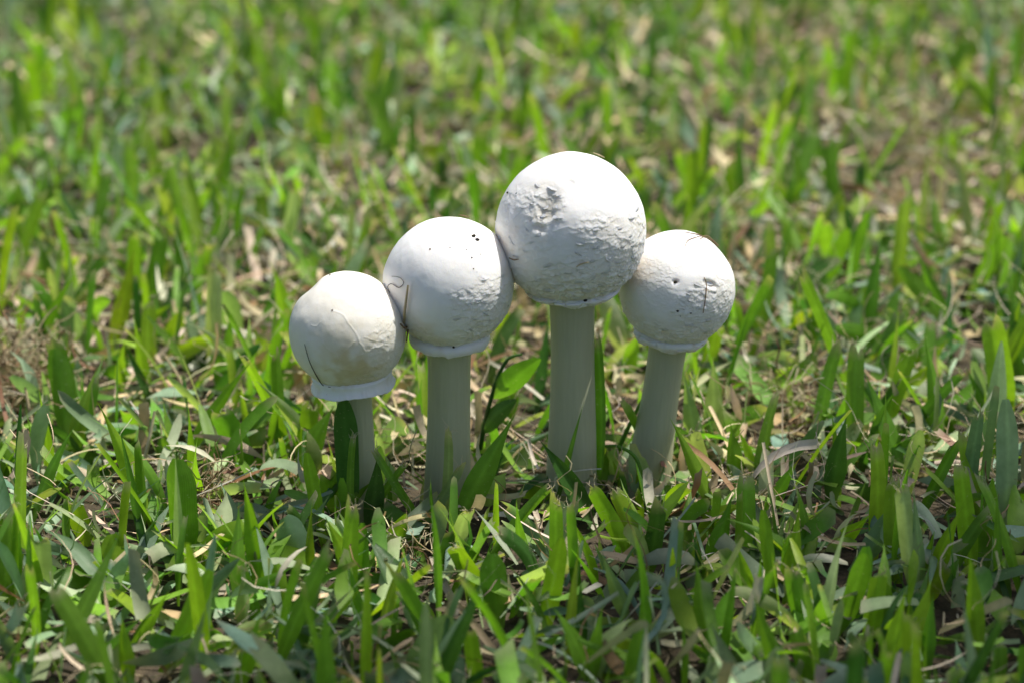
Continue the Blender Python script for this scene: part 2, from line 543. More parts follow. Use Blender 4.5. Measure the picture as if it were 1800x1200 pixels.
    lum = 1 + 0.05 * vnoise(off, 1.6, seed + 101) + 0.012 * vnoise(off * np.array([1, 1, 0.3]), 11, seed + 102)
    P = ctr[:, None, :] + (rs[:, None] * lum)[..., None] * ring[None]
    new_mesh('stalk', (P - base).reshape(-1, 3), grid_faces(NS, NT3, True), M_STALK, root, col=np.ones((NS * NT3, 3)))
    mu = Mushroom(); mu.C = C; mu.R = R; mu.S = S; mu.base = base; mu.root = root
    mu.pts = W.reshape(-1, 3); mu.nrm = WN
    MUSH.append(mu)
    return mu

m1 = make_mushroom('smallest mushroom with a cream, vein-wrinkled cap and a loose white collar',
    (611, 581), 103, -0.020, (630, 900), 37, 32, M_CREAM, 21, tilt=math.radians(-4),
    collar_r=0.70, cut_z=-0.74, collar_z=-1.00, flare=0.035, rough_phi=2.28,
    ridges=[([(585, 546), (605, 556), (622, 583), (642, 617)], 2.2, 1.7), ([(622, 600), (612, 614), (600, 622), (596, 640)], 2.0, 1.3),
            ([(566, 600), (575, 612), (590, 622), (597, 634)], 2.2, 1.2), ([(640, 592), (655, 598), (668, 601)], 2.0, 1.3),
            ([(670, 586), (684, 575), (692, 560)], 1.8, 1.2), ([(547, 571), (556, 574), (564, 568)], 1.6, 1.1),
            ([(540, 598), (548, 612), (552, 630), (565, 645)], 2.2, 1.1), ([(610, 640), (620, 628), (640, 622), (655, 612), (680, 606)], 2.0, 1.3),
            ([(560, 650), (590, 646), (620, 652), (650, 640)], 3.0, 1.3)],
    pits=[(545, 497, 9, 30, 0.75, 5.5)], rough_spots=[(690, 630, 80, 0.5)],
    brown=[(600, 618, 70, 0.5, (0.86, 0.80, 0.62)), (625, 660, 60, 0.65, (0.80, 0.70, 0.45)), (712, 590, 26, 0.5, (0.80, 0.70, 0.58))], n_scales=24, scale_px=10, lump=0.022)
m2 = make_mushroom('mushroom with a smooth soil-speckled white cap and a straw wedged beside it',
    (789, 496), 115, -0.008, (783, 925), 43, 38, M_CAP, 32, tilt=math.radians(0),
    collar_r=0.598, cut_z=-0.80, collar_z=-0.985, flare=0.0, rough_phi=2.02,
    rough_spots=[(868, 548, 85, 0.8)], squash=1.0,
    brown=[(690, 520, 45, 0.45, (0.97, 0.88, 0.80)), (740, 595, 55, 0.5, (0.85, 0.76, 0.60)), (900, 470, 22, 0.5, (0.88, 0.76, 0.62))], n_scales=34, scale_px=10, lump=0.022)
m3 = make_mushroom('tallest mushroom with the largest white cap, flaky and dented at one side',
    (1004, 402), 134, 0.002, (1003, 930), 47, 38.5, M_CAP, 43, tilt=math.radians(-1.5),
    collar_r=0.632, cut_z=-0.775, collar_z=-0.915, flare=-0.095, rough_phi=1.72,
    rough_spots=[(905, 400, 95, 0.55), (1080, 450, 105, 0.8), (960, 365, 50, 0.8)],
    pits=[(962, 368, 30, 17, 1.9, 8.0), (1003, 322, 9, 6, 0.3, 3.0), (948, 402, 12, 8, 0.4, 4.5)],
    ridges=[([(935, 340), (942, 375), (946, 405)], 3.0, 2.2), ([(975, 405), (1000, 400), (1030, 410), (1055, 405)], 1.8, 1.3),
            ([(1020, 430), (1045, 425), (1075, 415), (1100, 420)], 1.8, 1.5)],
    brown=[(962, 368, 34, 0.35, (0.86, 0.82, 0.72)), (885, 435, 40, 0.5, (0.94, 0.80, 0.66)), (990, 535, 90, 0.25, (0.88, 0.82, 0.68))], n_scales=70, scale_px=13, collar_cracks=0.09, lump=0.020)
m4 = make_mushroom('leaning mushroom with brown root fibres caught on top of its white cap',
    (1190, 507), 102, 0.014, (1126, 905), 43, 33, M_CAP, 54, tilt=math.radians(7),
    collar_r=0.650, cut_z=-0.765, collar_z=-0.965, flare=-0.075, rough_phi=1.86,
    rough_spots=[(1245, 545, 70, 0.8), (1150, 497, 60, 0.4)],
    pits=[(1249, 499, 11, 5, 0.5, 6.0), (1187, 496, 6, 5, 0.0, 3.0)],
    brown=[(1110, 480, 45, 0.45, (0.96, 0.83, 0.70)), (1165, 590, 60, 0.2, (0.86, 0.82, 0.66))], n_scales=40, scale_px=10, collar_cracks=0.09, lump=0.02)

def cap_hit(mu, px, py, lift=0.0):
    """point on a mushroom's cap as seen at a photograph pixel"""
    qx, qy, d = project(mu.pts)
    f = ((CAMP - mu.C) * mu.nrm).sum(1) > -0.02
    e = np.hypot(qx - px, qy - py) + np.where(f, 0, 1e6)
    i = int(e.argmin())
    return mu.pts[i] + mu.nrm[i] * lift, mu.nrm[i]

# ------------------------------------------------------------------ tubes
def tube(pts, radii, sides=6, sub=4):
    pts = np.asarray(pts, float)
    n = len(pts)
    if sub > 1 and n > 2:                           # Catmull-Rom
        e = np.concatenate([[2 * pts[0] - pts[1]], pts, [2 * pts[-1] - pts[-2]]])
        out, rad = [], []
        for i in range(n - 1):
            p0, p1, p2, p3 = e[i:i + 4]
            for s in range(sub):
                t = s / sub
                out.append(0.5 * (2 * p1 + (p2 - p0) * t + (2 * p0 - 5 * p1 + 4 * p2 - p3) * t * t + (3 * p1 - p0 - 3 * p2 + p3) * t ** 3))
                rad.append(radii[i] * (1 - t) + radii[i + 1] * t)
        out.append(pts[-1]); rad.append(radii[-1])
        pts, radii = np.array(out), rad
    T = np.gradient(pts, axis=0); T /= np.linalg.norm(T, axis=1, keepdims=True) + 1e-12
    ref = np.array([0.31, 0.87, 0.38])
    A1 = np.cross(T, ref); A1 /= np.linalg.norm(A1, axis=1, keepdims=True) + 1e-12
    B1 = np.cross(T, A1)
    a = np.linspace(0, 2 * math.pi, sides, endpoint=False)
    r = np.asarray(radii)[:, None, None]
    V = pts[:, None, :] + r * (np.cos(a)[None, :, None] * A1[:, None, :] + np.sin(a)[None, :, None] * B1[:, None, :])
    F = grid_faces(len(pts), sides, True)
    return V.reshape(-1, 3), F
def join(parts):
    Vs, Fs, n = [], [], 0
    for V, F in parts:
        Vs.append(V); Fs.append(F + n); n += len(V)
    return np.concatenate(Vs), np.concatenate(Fs)

# ------------------------------------------------------------------ grass blades
GREENS = {                       # base colours of the leaves themselves
    'mid':    (0.142, 0.300, 0.030),
    'bright': (0.225, 0.395, 0.030),
    'dark':   (0.060, 0.155, 0.032),
    'yellow': (0.310, 0.450, 0.030),
    'pale':   (0.300, 0.400, 0.215),
    'grey':   (0.185, 0.290, 0.175),
    'tan':    (0.520, 0.425, 0.260),
    'straw':  (0.640, 0.565, 0.375),
    'brown':  (0.250, 0.150, 0.075),
}
def width_profile(kind, t):
    """relative half width along the blade, t from 0 at the base to 1 at the tip"""
    base = 0.42 + 0.58 * sstep(0.0, 0.42, t)
    if kind == 'cut':
        return base * (1 - 0.12 * sstep(0.5, 0.95, t)) * (1 - 0.30 * sstep(0.90, 1.0, t) ** 2)
    if kind == 'round':
        return base * np.sqrt(np.clip(1 - sstep(0.72, 1.06, t) ** 1.2, 0.0, 1))
    if kind == 'leaf':
        return 0.10 + 0.90 * np.sin(np.pi * np.clip(t, 0, 1) ** 0.8) ** 0.8
    return base * np.clip(1 - sstep(0.35, 1.03, t) ** 1.15, 0.02, 1)
def hero_blade(ctrl, width, kind, tone, yaw, fold, seed, twist=0.0, rows=20, cols=7, tip_dry=0.0):
    r = np.random.default_rng(seed)
    ctrl = np.asarray(ctrl, float)
    t = np.linspace(0, 1, rows)
    if len(ctrl) == 3:
        P = ((1 - t) ** 2)[:, None] * ctrl[0] + (2 * t * (1 - t))[:, None] * ctrl[1] + (t ** 2)[:, None] * ctrl[2]
    else:
        P = (1 - t)[:, None] * ctrl[0] + t[:, None] * ctrl[-1]
    L = np.linalg.norm(np.diff(P, axis=0), axis=1).sum()
    T = np.gradient(P, axis=0); T /= np.linalg.norm(T, axis=1, keepdims=True) + 1e-12
    view = np.array([math.sin(yaw), -math.cos(yaw) * math.cos(PITCH), math.cos(yaw) * math.sin(PITCH)])
    Wd = np.cross(T, -view); Wd /= np.linalg.norm(Wd, axis=1, keepdims=True) + 1e-9
    Nn = np.cross(Wd, T)
    tw = twist * (t - 0.3)
    Wd, Nn = Wd * np.cos(tw)[:, None] + Nn * np.sin(tw)[:, None], Nn * np.cos(tw)[:, None] - Wd * np.sin(tw)[:, None]
    hw = 0.5 * width * width_profile(kind, t)
    u = np.linspace(-1, 1, cols)
    wav = 0.05 * np.sin(t * r.uniform(4, 9) + r.uniform(0, 6))[:, None] * u[None] ** 2 * np.sign(u)[None]
    dep = fold * (np.abs(u)[None] ** 1.3 - 0.35) * np.ones((rows, 1)) * (1 - 0.45 * t[:, None]) + wav
    V = P[:, None, :] + hw[:, None, None] * u[None, :, None] * Wd[:, None, :] * math.cos(min(1.1, abs(fold) * 0.6)) + (hw[:, None] * dep)[..., None] * Nn[:, None, :]
    if kind == 'cut':                                # torn mower cut
        j = np.cumsum(r.normal(0, 0.022, cols)) * 1.4 + r.normal(0, 0.022, cols)
        V[-1] += T[-1] * (j * min(L, 0.05))[:, None]
        V[-2] += T[-1] * (0.45 * j * min(L, 0.05))[:, None]
    c = np.array(GREENS[tone]) * r.uniform(0.85, 1.15) * np.array([r.uniform(0.9, 1.12), 1, r.uniform(0.85, 1.2)])
    col = np.ones((rows, cols, 3)) * c
    pale = (1 - sstep(0.0, 0.35, t))[:, None, None] * 0.35
    col = col * (1 - pale) + np.array([0.20, 0.25, 0.10]) * pale
    rib = (np.abs(u) < 0.1)[None, :, None] * 0.45
    col = col * (1 - rib) + (c * 1.5 + 0.01) * rib
    if kind == 'cut':
        col[-1] = np.array([0.42, 0.40, 0.26]); col[-2] = col[-2] * 0.65 + np.array([0.42, 0.40, 0.26]) * 0.35
    if tip_dry > 0:
        w = sstep(1 - tip_dry, 1, t)[:, None, None]
        col = col * (1 - w) + np.array([0.30, 0.17, 0.07]) * w
    return V, col, np.broadcast_to(u[None], (rows, cols))

GRASS_GROUP = 'grass blades standing in the lawn'
BLADE_COUNT = [0]
def add_blade(V, col, ac, label, mat=None, name='grass_leaf', cat='grass', group=GRASS_GROUP, base=None, frayed=False):
    rows, cols = V.shape[:2]
    b = V[0].mean(0) if base is None else base
    o = new_mesh(name, (V - b).reshape(-1, 3), grid_faces(rows, cols), mat or M_LEAF, col=col.reshape(-1, 3), across=ac.reshape(-1))
    o.location = b.tolist()
    tag(o, label, cat, group)
    if frayed: fray(o, V, b)
    BLADE_COUNT[0] += 1
    return o

# (base px, tip px, width px, tip kind, tone, label or None[, mid px])   pixels of the 1800 x 1200 photograph
B = [
 # ---- round the stalks
 (612, 950, 604, 700, 42, 'round', 'dark', "dark broad leaf blade hugging the smallest mushroom's stalk", None),
 (622, 955, 621, 768, 13, 'cut', 'mid', "slim cut blade standing right before the smallest mushroom's stalk", None),
 (572, 975, 539, 795, 23, 'round', 'bright', "upright round-tipped blade in front of the smallest mushroom's collar", None),
 (628, 948, 716, 811, 15, 'cut', 'mid', "narrow folded blade leaning toward the speckled mushroom's stalk, cut tip", None),
 (762, 950, 661, 797, 15, 'cut', 'mid', 'cut blade leaning between the two shorter stalks, crossing another blade', None),
 (646, 950, 664, 790, 36, 'point', 'dark', "dark pointed blade pressed against the foot of the smallest mushroom", None),
 (788, 950, 905, 728, 46, 'point', 'mid', 'large pointed blade slanting between the speckled mushroom and the tallest one', None),
 (778, 945, 789, 775, 18, 'cut', 'pale', "pale frayed blade stub standing before the speckled mushroom's stalk", None),
 (726, 955, 808, 824, 20, 'cut', 'grey', "greyish cut blade leaning over the speckled mushroom's foot", None),
 (764, 960, 757, 838, 9, 'point', 'mid', "thin pointed blade in front of the speckled mushroom's foot", None),
 (1050, 935, 948, 772, 38, 'point', 'dark', "dark broad blade crossing the tallest mushroom's stalk near its foot", None),
 (970, 915, 1027, 703, 11, 'point', 'dark', "thin dark blade crossing the middle of the tallest stalk", None),
 (1053, 880, 1050, 596, 24, 'cut', 'mid', "tall upright folded blade right beside the tallest mushroom's stalk", None),
 (1059, 835, 1051, 702, 24, 'leaf', 'yellow', "small glowing yellow-green leaf between the two stalks", None),
 (1266, 925, 1178, 735, 27, 'point', 'bright', "bright pointed blade slanting beside the leaning mushroom's stalk", None),
 (1242, 890, 1211, 748, 38, 'cut', 'pale', 'broad pale cut blade behind the leaning mushroom', None),
 (1112, 985, 1040, 856, 29, 'cut', 'bright', "bright cut blade in front of the gap between the two taller mushrooms", None),
 (952, 1000, 1002, 880, 42, 'cut', 'pale', "broad pale blade with ragged square top before the tallest mushroom", None),
 (852, 995, 972, 850, 22, 'cut', 'mid', "long folded blade leaning toward the tallest mushroom's foot, frayed tip", None),
 (958, 1120, 987, 945, 36, 'round', 'bright', 'spoon-shaped bright blade on a thin stem in front of the tallest mushroom', None),
 (878, 1110, 865, 972, 46, 'round', 'mid', 'broad round-tipped blade standing in front of the speckled and tallest mushrooms', None),
 (868, 1075, 795, 955, 36, 'cut', 'bright', 'broad leaning cut blade before the speckled mushroom', None),
 (770, 1120, 753, 852, 15, 'point', 'mid', 'tall thin pointed blade before the speckled mushroom', None),
 (676, 985, 714, 902, 34, 'leaf', 'bright', 'short oval light-green leaf before the gap of the two shorter mushrooms', None),
 (646, 1045, 637, 918, 20, 'round', 'mid', None, None),
 (642, 1130, 606, 975, 22, 'point', 'mid', None, None),
 (838, 1225, 825, 1108, 32, 'cut', 'mid', None, None),
 (715, 1215, 795, 1085, 62, 'round', 'grey', 'widest grey-green blade lying back among the front grass', None),
 (1032, 1225, 1060, 1062, 30, 'point', 'bright', None, None),
 (1062, 1200, 1097, 1112, 40, 'cut', 'yellow', None, None),
 (762, 1230, 783, 1128, 22, 'point', 'bright', None, None),
 # ---- right
 (1535, 990, 1541, 795, 32, 'cut', 'bright', 'stiff upright striped blade with a square mown top', None),
 (1580, 1030, 1571, 845, 38, 'cut', 'bright', 'upright blade with a notched top beside the stiff square-topped blade', None),
 (1337, 870, 1294, 748, 18, 'point', 'bright', None, None),
 (1328, 880, 1362, 703, 24, 'cut', 'mid', None, None),
 (1303, 875, 1284, 742, 34, 'point', 'mid', None, None),
 (1475, 890, 1461, 722, 16, 'point', 'mid', None, None),
 (1458, 900, 1489, 728, 38, 'point', 'dark', None, None),
 (1338, 930, 1407, 803, 28, 'point', 'mid', 'curved blade with a dry brown pointed tip', None),
 (1605, 935, 1686, 772, 22, 'cut', 'mid', None, None),
 (1664, 915, 1718, 792, 20, 'point', 'pale', None, None),
 (1764, 905, 1781, 745, 22, 'point', 'mid', None, None),
 (1366, 1080, 1341, 895, 23, 'round', 'bright', None, None),
 (1384, 1060, 1386, 933, 19, 'cut', 'bright', None, None),
 (1324, 1080, 1291, 948, 24, 'point', 'bright', None, None),
 (1255, 1175, 1223, 983, 38, 'point', 'mid', None, None),
 (1320, 1145, 1338, 972, 20, 'point', 'mid', None, None),
 (1527, 1155, 1549, 1000, 36, 'cut', 'bright', None, None),
 (1426, 1135, 1394, 1008, 36, 'cut', 'mid', None, None),
 (1724, 1175, 1704, 968, 36, 'point', 'bright', None, None),
 (1561, 1225, 1594, 1032, 34, 'point', 'bright', None, None),
 (1630, 1195, 1641, 1040, 25, 'point', 'mid', None, None),
 (1757, 1070, 1752, 848, 20, 'point', 'mid', None, None),
 (1652, 1040, 1734, 903, 25, 'cut', 'mid', None, None),
 (1607, 1045, 1644, 928, 18, 'point', 'mid', None, None),
 (1430, 1220, 1397, 1098, 28, 'cut', 'mid', None, None),
 (1235, 1110, 1193, 1018, 26, 'point', 'yellow', None, None),
 (1222, 965, 1318, 888, 30, 'point', 'bright', None, (1250, 885)),
 (1330, 980, 1256, 911, 18, 'point', 'pale', None, (1310, 905)),
 (1362, 930, 1472, 888, 22, 'point', 'mid', None, (1400, 885)),
 (1752, 930, 1815, 890, 24, 'round', 'bright', None, (1765, 890)),
 (1615, 1070, 1659, 998, 34, 'cut', 'yellow', None, None),
 (1516, 1230, 1515, 1112, 18, 'point', 'mid', None, None),
 (1755, 1215, 1760, 1132, 26, 'cut', 'mid', None, None),
 (1506, 720, 1409, 478, 21, 'cut', 'mid', 'long slanting cut blade reaching high beside the leaning mushroom', None),
 (1432, 810, 1471, 613, 25, 'cut', 'mid', None, None),
 (1768, 765, 1742, 565, 46, 'cut', 'bright', 'very broad upright mown blade beyond the dry root tangle', None),
 (1795, 700, 1774, 493, 40, 'point', 'mid', None, None),
 (1752, 780, 1696, 643, 20, 'point', 'mid', None, None),
 (1588, 810, 1513, 670, 20, 'cut', 'dark', None, None),
 (1502, 790, 1577, 674, 22, 'cut', 'dark', None, None),
 (1550, 800, 1697, 648, 22, 'cut', 'dark', None, None),
 (1592, 680, 1672, 593, 26, 'point', 'bright', None, None),
 (1428, 540, 1491, 403, 28, 'round', 'bright', None, None),
 (1396, 490, 1377, 363, 28, 'point', 'bright', None, None),
 (1322, 625, 1357, 438, 24, 'cut', 'bright', None, None),
 (1236, 700, 1264, 566, 28, 'cut', 'bright', "bright blade standing just behind the leaning mushroom's collar", None),
 (1348, 810, 1360, 703, 20, 'point', 'mid', None, None),
 (1474, 800, 1449, 698, 12, 'point', 'bright', None, None),
 # ---- left
 (116, 795, 94, 613, 42, 'round', 'mid', 'broad sunlit blade with a bent rounded tip beside the dry clippings heap', None),
 (126, 820, 167, 673, 22, 'cut', 'mid', None, None),
 (437, 850, 384, 723, 50, 'cut', 'mid', 'very broad blade with a straight mown edge, short of the smallest mushroom', None),
 (312, 830, 447, 628, 25, 'point', 'bright', 'long pointed blade slanting up behind the broad straight-cut one', None),
 (250, 985, 206, 738, 18, 'point', 'dark', None, None),
 (52, 930, 132, 748, 24, 'point', 'mid', None, None),
 (28, 865, -2, 765, 30, 'point', 'mid', None, None),
 (263, 680, 262, 533, 30, 'cut', 'yellow', 'glowing yellow-green blade with a dark blade shadow across it', None),
 (303, 635, 319, 546, 40, 'leaf', 'yellow', 'short wide translucent yellow leaf beside a glowing upright blade', None),
 (124, 645, 121, 448, 15, 'point', 'bright', None, None),
 (74, 655, 61, 518, 18, 'cut', 'dark', None, None),
 (485, 665, 444, 573, 27, 'point', 'bright', None, None),
 (244, 565, 239, 410, 33, 'cut', 'mid', None, None),
 (246, 530, 306, 456, 24, 'point', 'yellow', None, None),
 (317, 545, 313, 405, 18, 'cut', 'mid', None, None),
 (398, 710, 379, 613, 24, 'cut', 'mid', None, None),
 (515, 850, 588, 712, 46, 'point', 'mid', 'wide sunlit blade slanting behind the smallest mushroom', None),
 (432, 850, 487, 795, 38, 'cut', 'bright', None, None),
 (318, 1015, 311, 806, 66, 'round', 'mid', 'widest upright folded blade, standing before the dry root wad', None),
 (466, 1070, 428, 843, 34, 'point', 'bright', 'tall bright pointed blade next to the dry root wad', None),
 (50, 1110, 50, 888, 13, 'point', 'dark', None, None),
 (80, 1090, 68, 938, 48, 'cut', 'grey', None, None),
 (220, 1040, 196, 938, 44, 'round', 'bright', None, None),
 (154, 960, 129, 883, 36, 'cut', 'bright', None, None),
 (345, 1020, 447, 930, 44, 'cut', 'bright', None, (375, 930)),
 (555, 1030, 500, 908, 54, 'round', 'grey', None, None),
 (229, 1225, 213, 1078, 30, 'point', 'bright', None, None),
 (376, 1145, 326, 1010, 24, 'point', 'bright', None, None),
 (416, 1225, 458, 1078, 34, 'point', 'bright', None, None),
 (497, 1090, 487, 990, 28, 'round', 'bright', None, None),
 (460, 1110, 424, 998, 25, 'cut', 'mid', None, None),
 (30, 1225, 30, 1128, 23, 'point', 'bright', None, None),
 (3, 1085, 18, 913, 30, 'cut', 'mid', None, None),
 (20, 1075, 36, 918, 21, 'point', 'mid', None, None),
 (170, 1085, 259, 988, 24, 'point', 'mid', None, None),
 (224, 1150, 297, 1038, 24, 'point', 'mid', None, None),
 # ---- behind
 (131, 318, 149, 146, 24, 'point', 'mid', None, None),
 (295, 275, 269, 123, 25, 'point', 'yellow', None, None),
 (36, 315, 23, 108, 20, 'cut', 'mid', None, None),
 (470, 180, 442, 43, 25, 'point', 'bright', None, None),
 (528, 268, 454, 153, 19, 'cut', 'mid', None, None),
 (552, 282, 556, 178, 34, 'cut', 'yellow', None, None),
 (832, 220, 846, 111, 21, 'cut', 'bright', None, None),
 (657, 240, 698, 115, 29, 'cut', 'mid', None, None),
 (839, 360, 846, 238, 30, 'cut', 'mid', None, None),
 (908, 265, 942, 113, 21, 'point', 'mid', None, None),
 (1022, 285, 1022, 216, 27, 'cut', 'yellow', None, None),
 (723, 335, 723, 178, 15, 'cut', 'dark', None, None),
 (780, 375, 777, 276, 21, 'cut', 'dark', None, None),
 (1297, 412, 1301, 206, 24, 'point', 'mid', None, None),
 (1260, 398, 1292, 298, 34, 'cut', 'bright', None, None),
 (1230, 388, 1230, 273, 23, 'cut', 'mid', None, None),
 (1382, 418, 1373, 328, 26, 'cut', 'bright', None, None),
 (1492, 230, 1501, 45, 19, 'cut', 'bright', None, None),
 (1471, 215, 1477, 106, 23, 'cut', 'mid', None, None),
 (1545, 195, 1568, 83, 17, 'cut', 'mid', None, None),
 (1652, 175, 1705, 63, 32, 'cut', 'mid', None, None),
 (1582, 230, 1569, 141, 17, 'cut', 'bright', None, None),
 (1630, 315, 1694, 345, 22, 'point', 'yellow', None, (1680, 150)),
 (1380, 270, 1435, 125, 17, 'cut', 'mid', None, None),
 (1460, 335, 1429, 213, 17, 'cut', 'mid', None, None),
 (1490, 412, 1469, 333, 22, 'cut', 'bright', None, None),
 (1736, 250, 1746, 108, 23, 'cut', 'mid', None, None),
 (505, 490, 520, 330, 22, 'cut', 'pale', None, None),
 (580, 480, 582, 400, 17, 'cut', 'mid', None, None),
 (470, 440, 455, 330, 24, 'cut', 'bright', None, None),
 (405, 420, 385, 330, 24, 'point', 'yellow', None, None),
 (640, 470, 600, 452, 26, 'leaf', 'yellow', 'curled glowing yellow leaf peeping up behind the smallest cap', (615, 440)),
 (880, 345, 885, 250, 20, 'cut', 'mid', None, None),
 (1180, 420, 1195, 330, 24, 'cut', 'mid', None, None),
]
TONE_WORD = {'mid': 'mid-green', 'bright': 'bright green', 'dark': 'dark green', 'yellow': 'glowing yellow-green', 'pale': 'pale green', 'grey': 'greyish green', 'tan': 'dry tan', 'straw': 'straw-coloured', 'brown': 'brown'}
KIND_WORD = {'cut': 'a ragged mown tip', 'point': 'a pointed tip', 'round': 'a rounded tip', 'leaf': 'an oval outline'}
def size_word(w): return 'broad' if w > 0.0072 else ('narrow' if w < 0.0043 else 'medium-width')
LANDMARKS = [(m.base[:2], n) for m, n in zip(MUSH, ('the smallest mushroom', 'the speckled mushroom', 'the tallest mushroom', 'the leaning mushroom'))]
for (lx, ly), n in (((1392, 740), 'the airy root tangle'), ((38, 715), 'the pale clippings heap'), ((362, 908), 'the brown root wad'), ((735, 990), 'the flattened brown tuft'),
                    ((1350, 935), 'the wispy white fibres'), ((1285, 315), 'the thick pale straw'), ((1590, 340), 'the far dry heap'), ((1535, 990), 'the stiff square-topped blade'),
                    ((318, 1015), 'the widest upright blade'), ((263, 680), 'the shadow-crossed yellow blade'), ((715, 1215), 'the widest grey-green blade'), ((1768, 765), 'the very broad blade')):
    LANDMARKS.append((on_ground(lx, ly)[:2], n))
def generic_label(tone, kind, width, lean, base):
    pose = 'upright' if lean < 0.35 else ('leaning' if lean < 0.9 else 'low-bent')
    d = [math.hypot(base[0] - p[0], base[1] - p[1]) for p, _ in LANDMARKS]
    k = int(np.argmin(d)); p, n = LANDMARKS[k]
    dx, dy = base[0] - p[0], base[1] - p[1]
    rel = 'beside' if abs(dx) > abs(dy) else ('before' if dy < 0 else 'behind')
    if d[k] > 0.16: rel = 'well beyond' if dy > 0 else 'well before'
    text = f'{pose} {size_word(width)} {TONE_WORD[tone]} grass blade with {KIND_WORD[kind]}, {rel} {n}'
    if len(text.replace('-', ' ').split()) > 16: text = text.replace('glowing ', '').replace('grass blade', 'blade')
    if len(text.replace('-', ' ').split()) > 16: text = text.replace('a ragged mown', 'mown').replace('medium-width ', '')
    return text
FRAY = np.random.default_rng(404)
def fray(o, V, b):
    """torn fibres left by the mower on a cut tip"""
    parts = []
    tip, t = V[-1], V[-1].mean(0) - V[-4].mean(0)
    t /= np.linalg.norm(t) + 1e-9
    for k in range(int(FRAY.integers(4, 9))):
        q = tip[int(FRAY.integers(0, len(tip)))] - t * 0.0008
        d = t + FRAY.normal(0, 0.35, 3); P = [q]
        st = FRAY.uniform(0.0004, 0.0014)
        for i in range(4):
            d = d + FRAY.normal(0, 0.45, 3); d /= np.linalg.norm(d)
            P.append(P[-1] + d * st)
        parts.append(tube(P, [0.00013, 0.00011, 0.0001, 0.00008, 0.00005], 4, 2))
    Vf, F = join(parts)
    new_mesh('frayed_tip', Vf - b, F, M_DRY, o, col=np.ones((len(Vf), 1)) * np.array(GREENS['straw']), across=np.zeros(len(Vf)))

for i, row in enumerate(B):
    bx, by, tx, ty, w, kind, tone, label, mid = row
    r = np.random.default_rng(1000 + i)
    b = on_ground(bx, by, -0.002)
    length_px = math.hypot(tx - bx, ty - by)
    dy = r.uniform(-0.22, 0.30) * length_px * m_per_px(b)
    if i < 13: dy = -0.06 * length_px * m_per_px(b)
    tip = on_depth(tx, ty, b[1] + dy)
    S = m_per_px(b)
    if mid is not None:
        m_ = on_depth(mid[0], mid[1], b[1] + dy * 0.4)
    else:
        m_ = (b + tip) / 2 + np.array([r.uniform(-.06, .06), r.uniform(-0.04, 0.08), 0.06]) * length_px * S
    yaw = r.uniform(-0.45, 0.45)
    fold = r.uniform(0.1, 0.55) * (1 if r.random() < 0.7 else -1)
    if 'folded' in (label or ''): fold = 0.9
    wid = w * S * 1.05
    V, c, ac = hero_blade([b, m_, tip], wid, kind, tone, yaw, fold, 500 + i, twist=r.uniform(-0.5, 0.5),
                          tip_dry=0.22 if label and 'brown' in label else 0.0)
    lean = abs(tip[0] - b[0]) / max(1e-4, tip[2] - b[2])
    add_blade(V, c, ac, label or generic_label(tone, kind, wid, lean, b), frayed=(kind == 'cut' and -0.13 < b[1] < 0.12))

# ------------------------------------------------------------------ loose grass, made in bulk
def bulk_blades(n, xy, z0, L, Wd, az, el0, curl, twist, fold, kindf, col, tipc, rows):
    """n blades: arrays -> vertices (n, rows, 3 cols, 3)"""
    t = np.linspace(0, 1, rows)
    ds = L / (rows - 1)
    el = el0[:, None] - curl[:, None] * t[None]
    ca, sa = np.cos(az), np.sin(az)
    hx = np.cos(el) * ds[:, None]; hz = np.sin(el) * ds[:, None]
    X = np.concatenate([np.zeros((n, 1)), np.cumsum(hx[:, :-1], 1)], 1)
    Z = np.concatenate([np.zeros((n, 1)), np.cumsum(hz[:, :-1], 1)], 1)
    P = np.stack([xy[:, 0, None] + ca[:, None] * X, xy[:, 1, None] + sa[:, None] * X, z0[:, None] + Z], -1)
    P[..., 2] = np.maximum(P[..., 2], 0.0005)
    side = np.stack([-sa, ca, np.zeros(n)], -1)[:, None, :] * np.ones((1, rows, 1))
    T = np.stack([ca[:, None] * np.cos(el), sa[:, None] * np.cos(el), np.sin(el)], -1)
    Nn = np.cross(T, side)
    tw = twist[:, None] * (0.4 + t[None])
    S2 = side * np.cos(tw)[..., None] + Nn * np.sin(tw)[..., None]
    N2 = Nn * np.cos(tw)[..., None] - side * np.sin(tw)[..., None]
    prof = np.empty((n, rows))
    for k, kn in enumerate(('cut', 'point', 'round', 'leaf', 'strip')):
        mk = kindf == k
        prof[mk] = (np.ones(rows) if kn == 'strip' else width_profile(kn, t))[None]
    hw = 0.5 * Wd[:, None] * prof
    V = np.empty((n, rows, 3, 3))
    V[:, :, 1] = P - N2 * (hw * fold[:, None])[..., None]
    V[:, :, 0] = P - S2 * hw[..., None]
    V[:, :, 2] = P + S2 * hw[..., None]
    cut = (kindf == 0) | (kindf == 4)
    jag = rng.normal(0, 0.2, (n, 3)) * Wd[:, None] * cut[:, None]
    V[:, -1] += T[:, -1][:, None, :] * jag[..., None]
    c = np.ones((n, rows, 3, 3)) * col[:, None, None, :]
    pale = (1 - sstep(0.0, 0.35, t))[None, :, None, None] * 0.35 * (kindf != 4)[:, None, None, None]
    c = c * (1 - pale) + np.array([0.20, 0.25, 0.10]) * pale
    c[:, :, 1] *= 1.12
    w = tipc[:, None, None]
    c[:, -1] = c[:, -1] * (1 - w) + np.array([0.42, 0.39, 0.25]) * w
    return V, c
def bulk_faces(n, rows, cols=3):
    f = grid_faces(rows, cols)
    return (f[None] + (np.arange(n) * rows * cols)[:, None, None]).reshape(-1, 4)
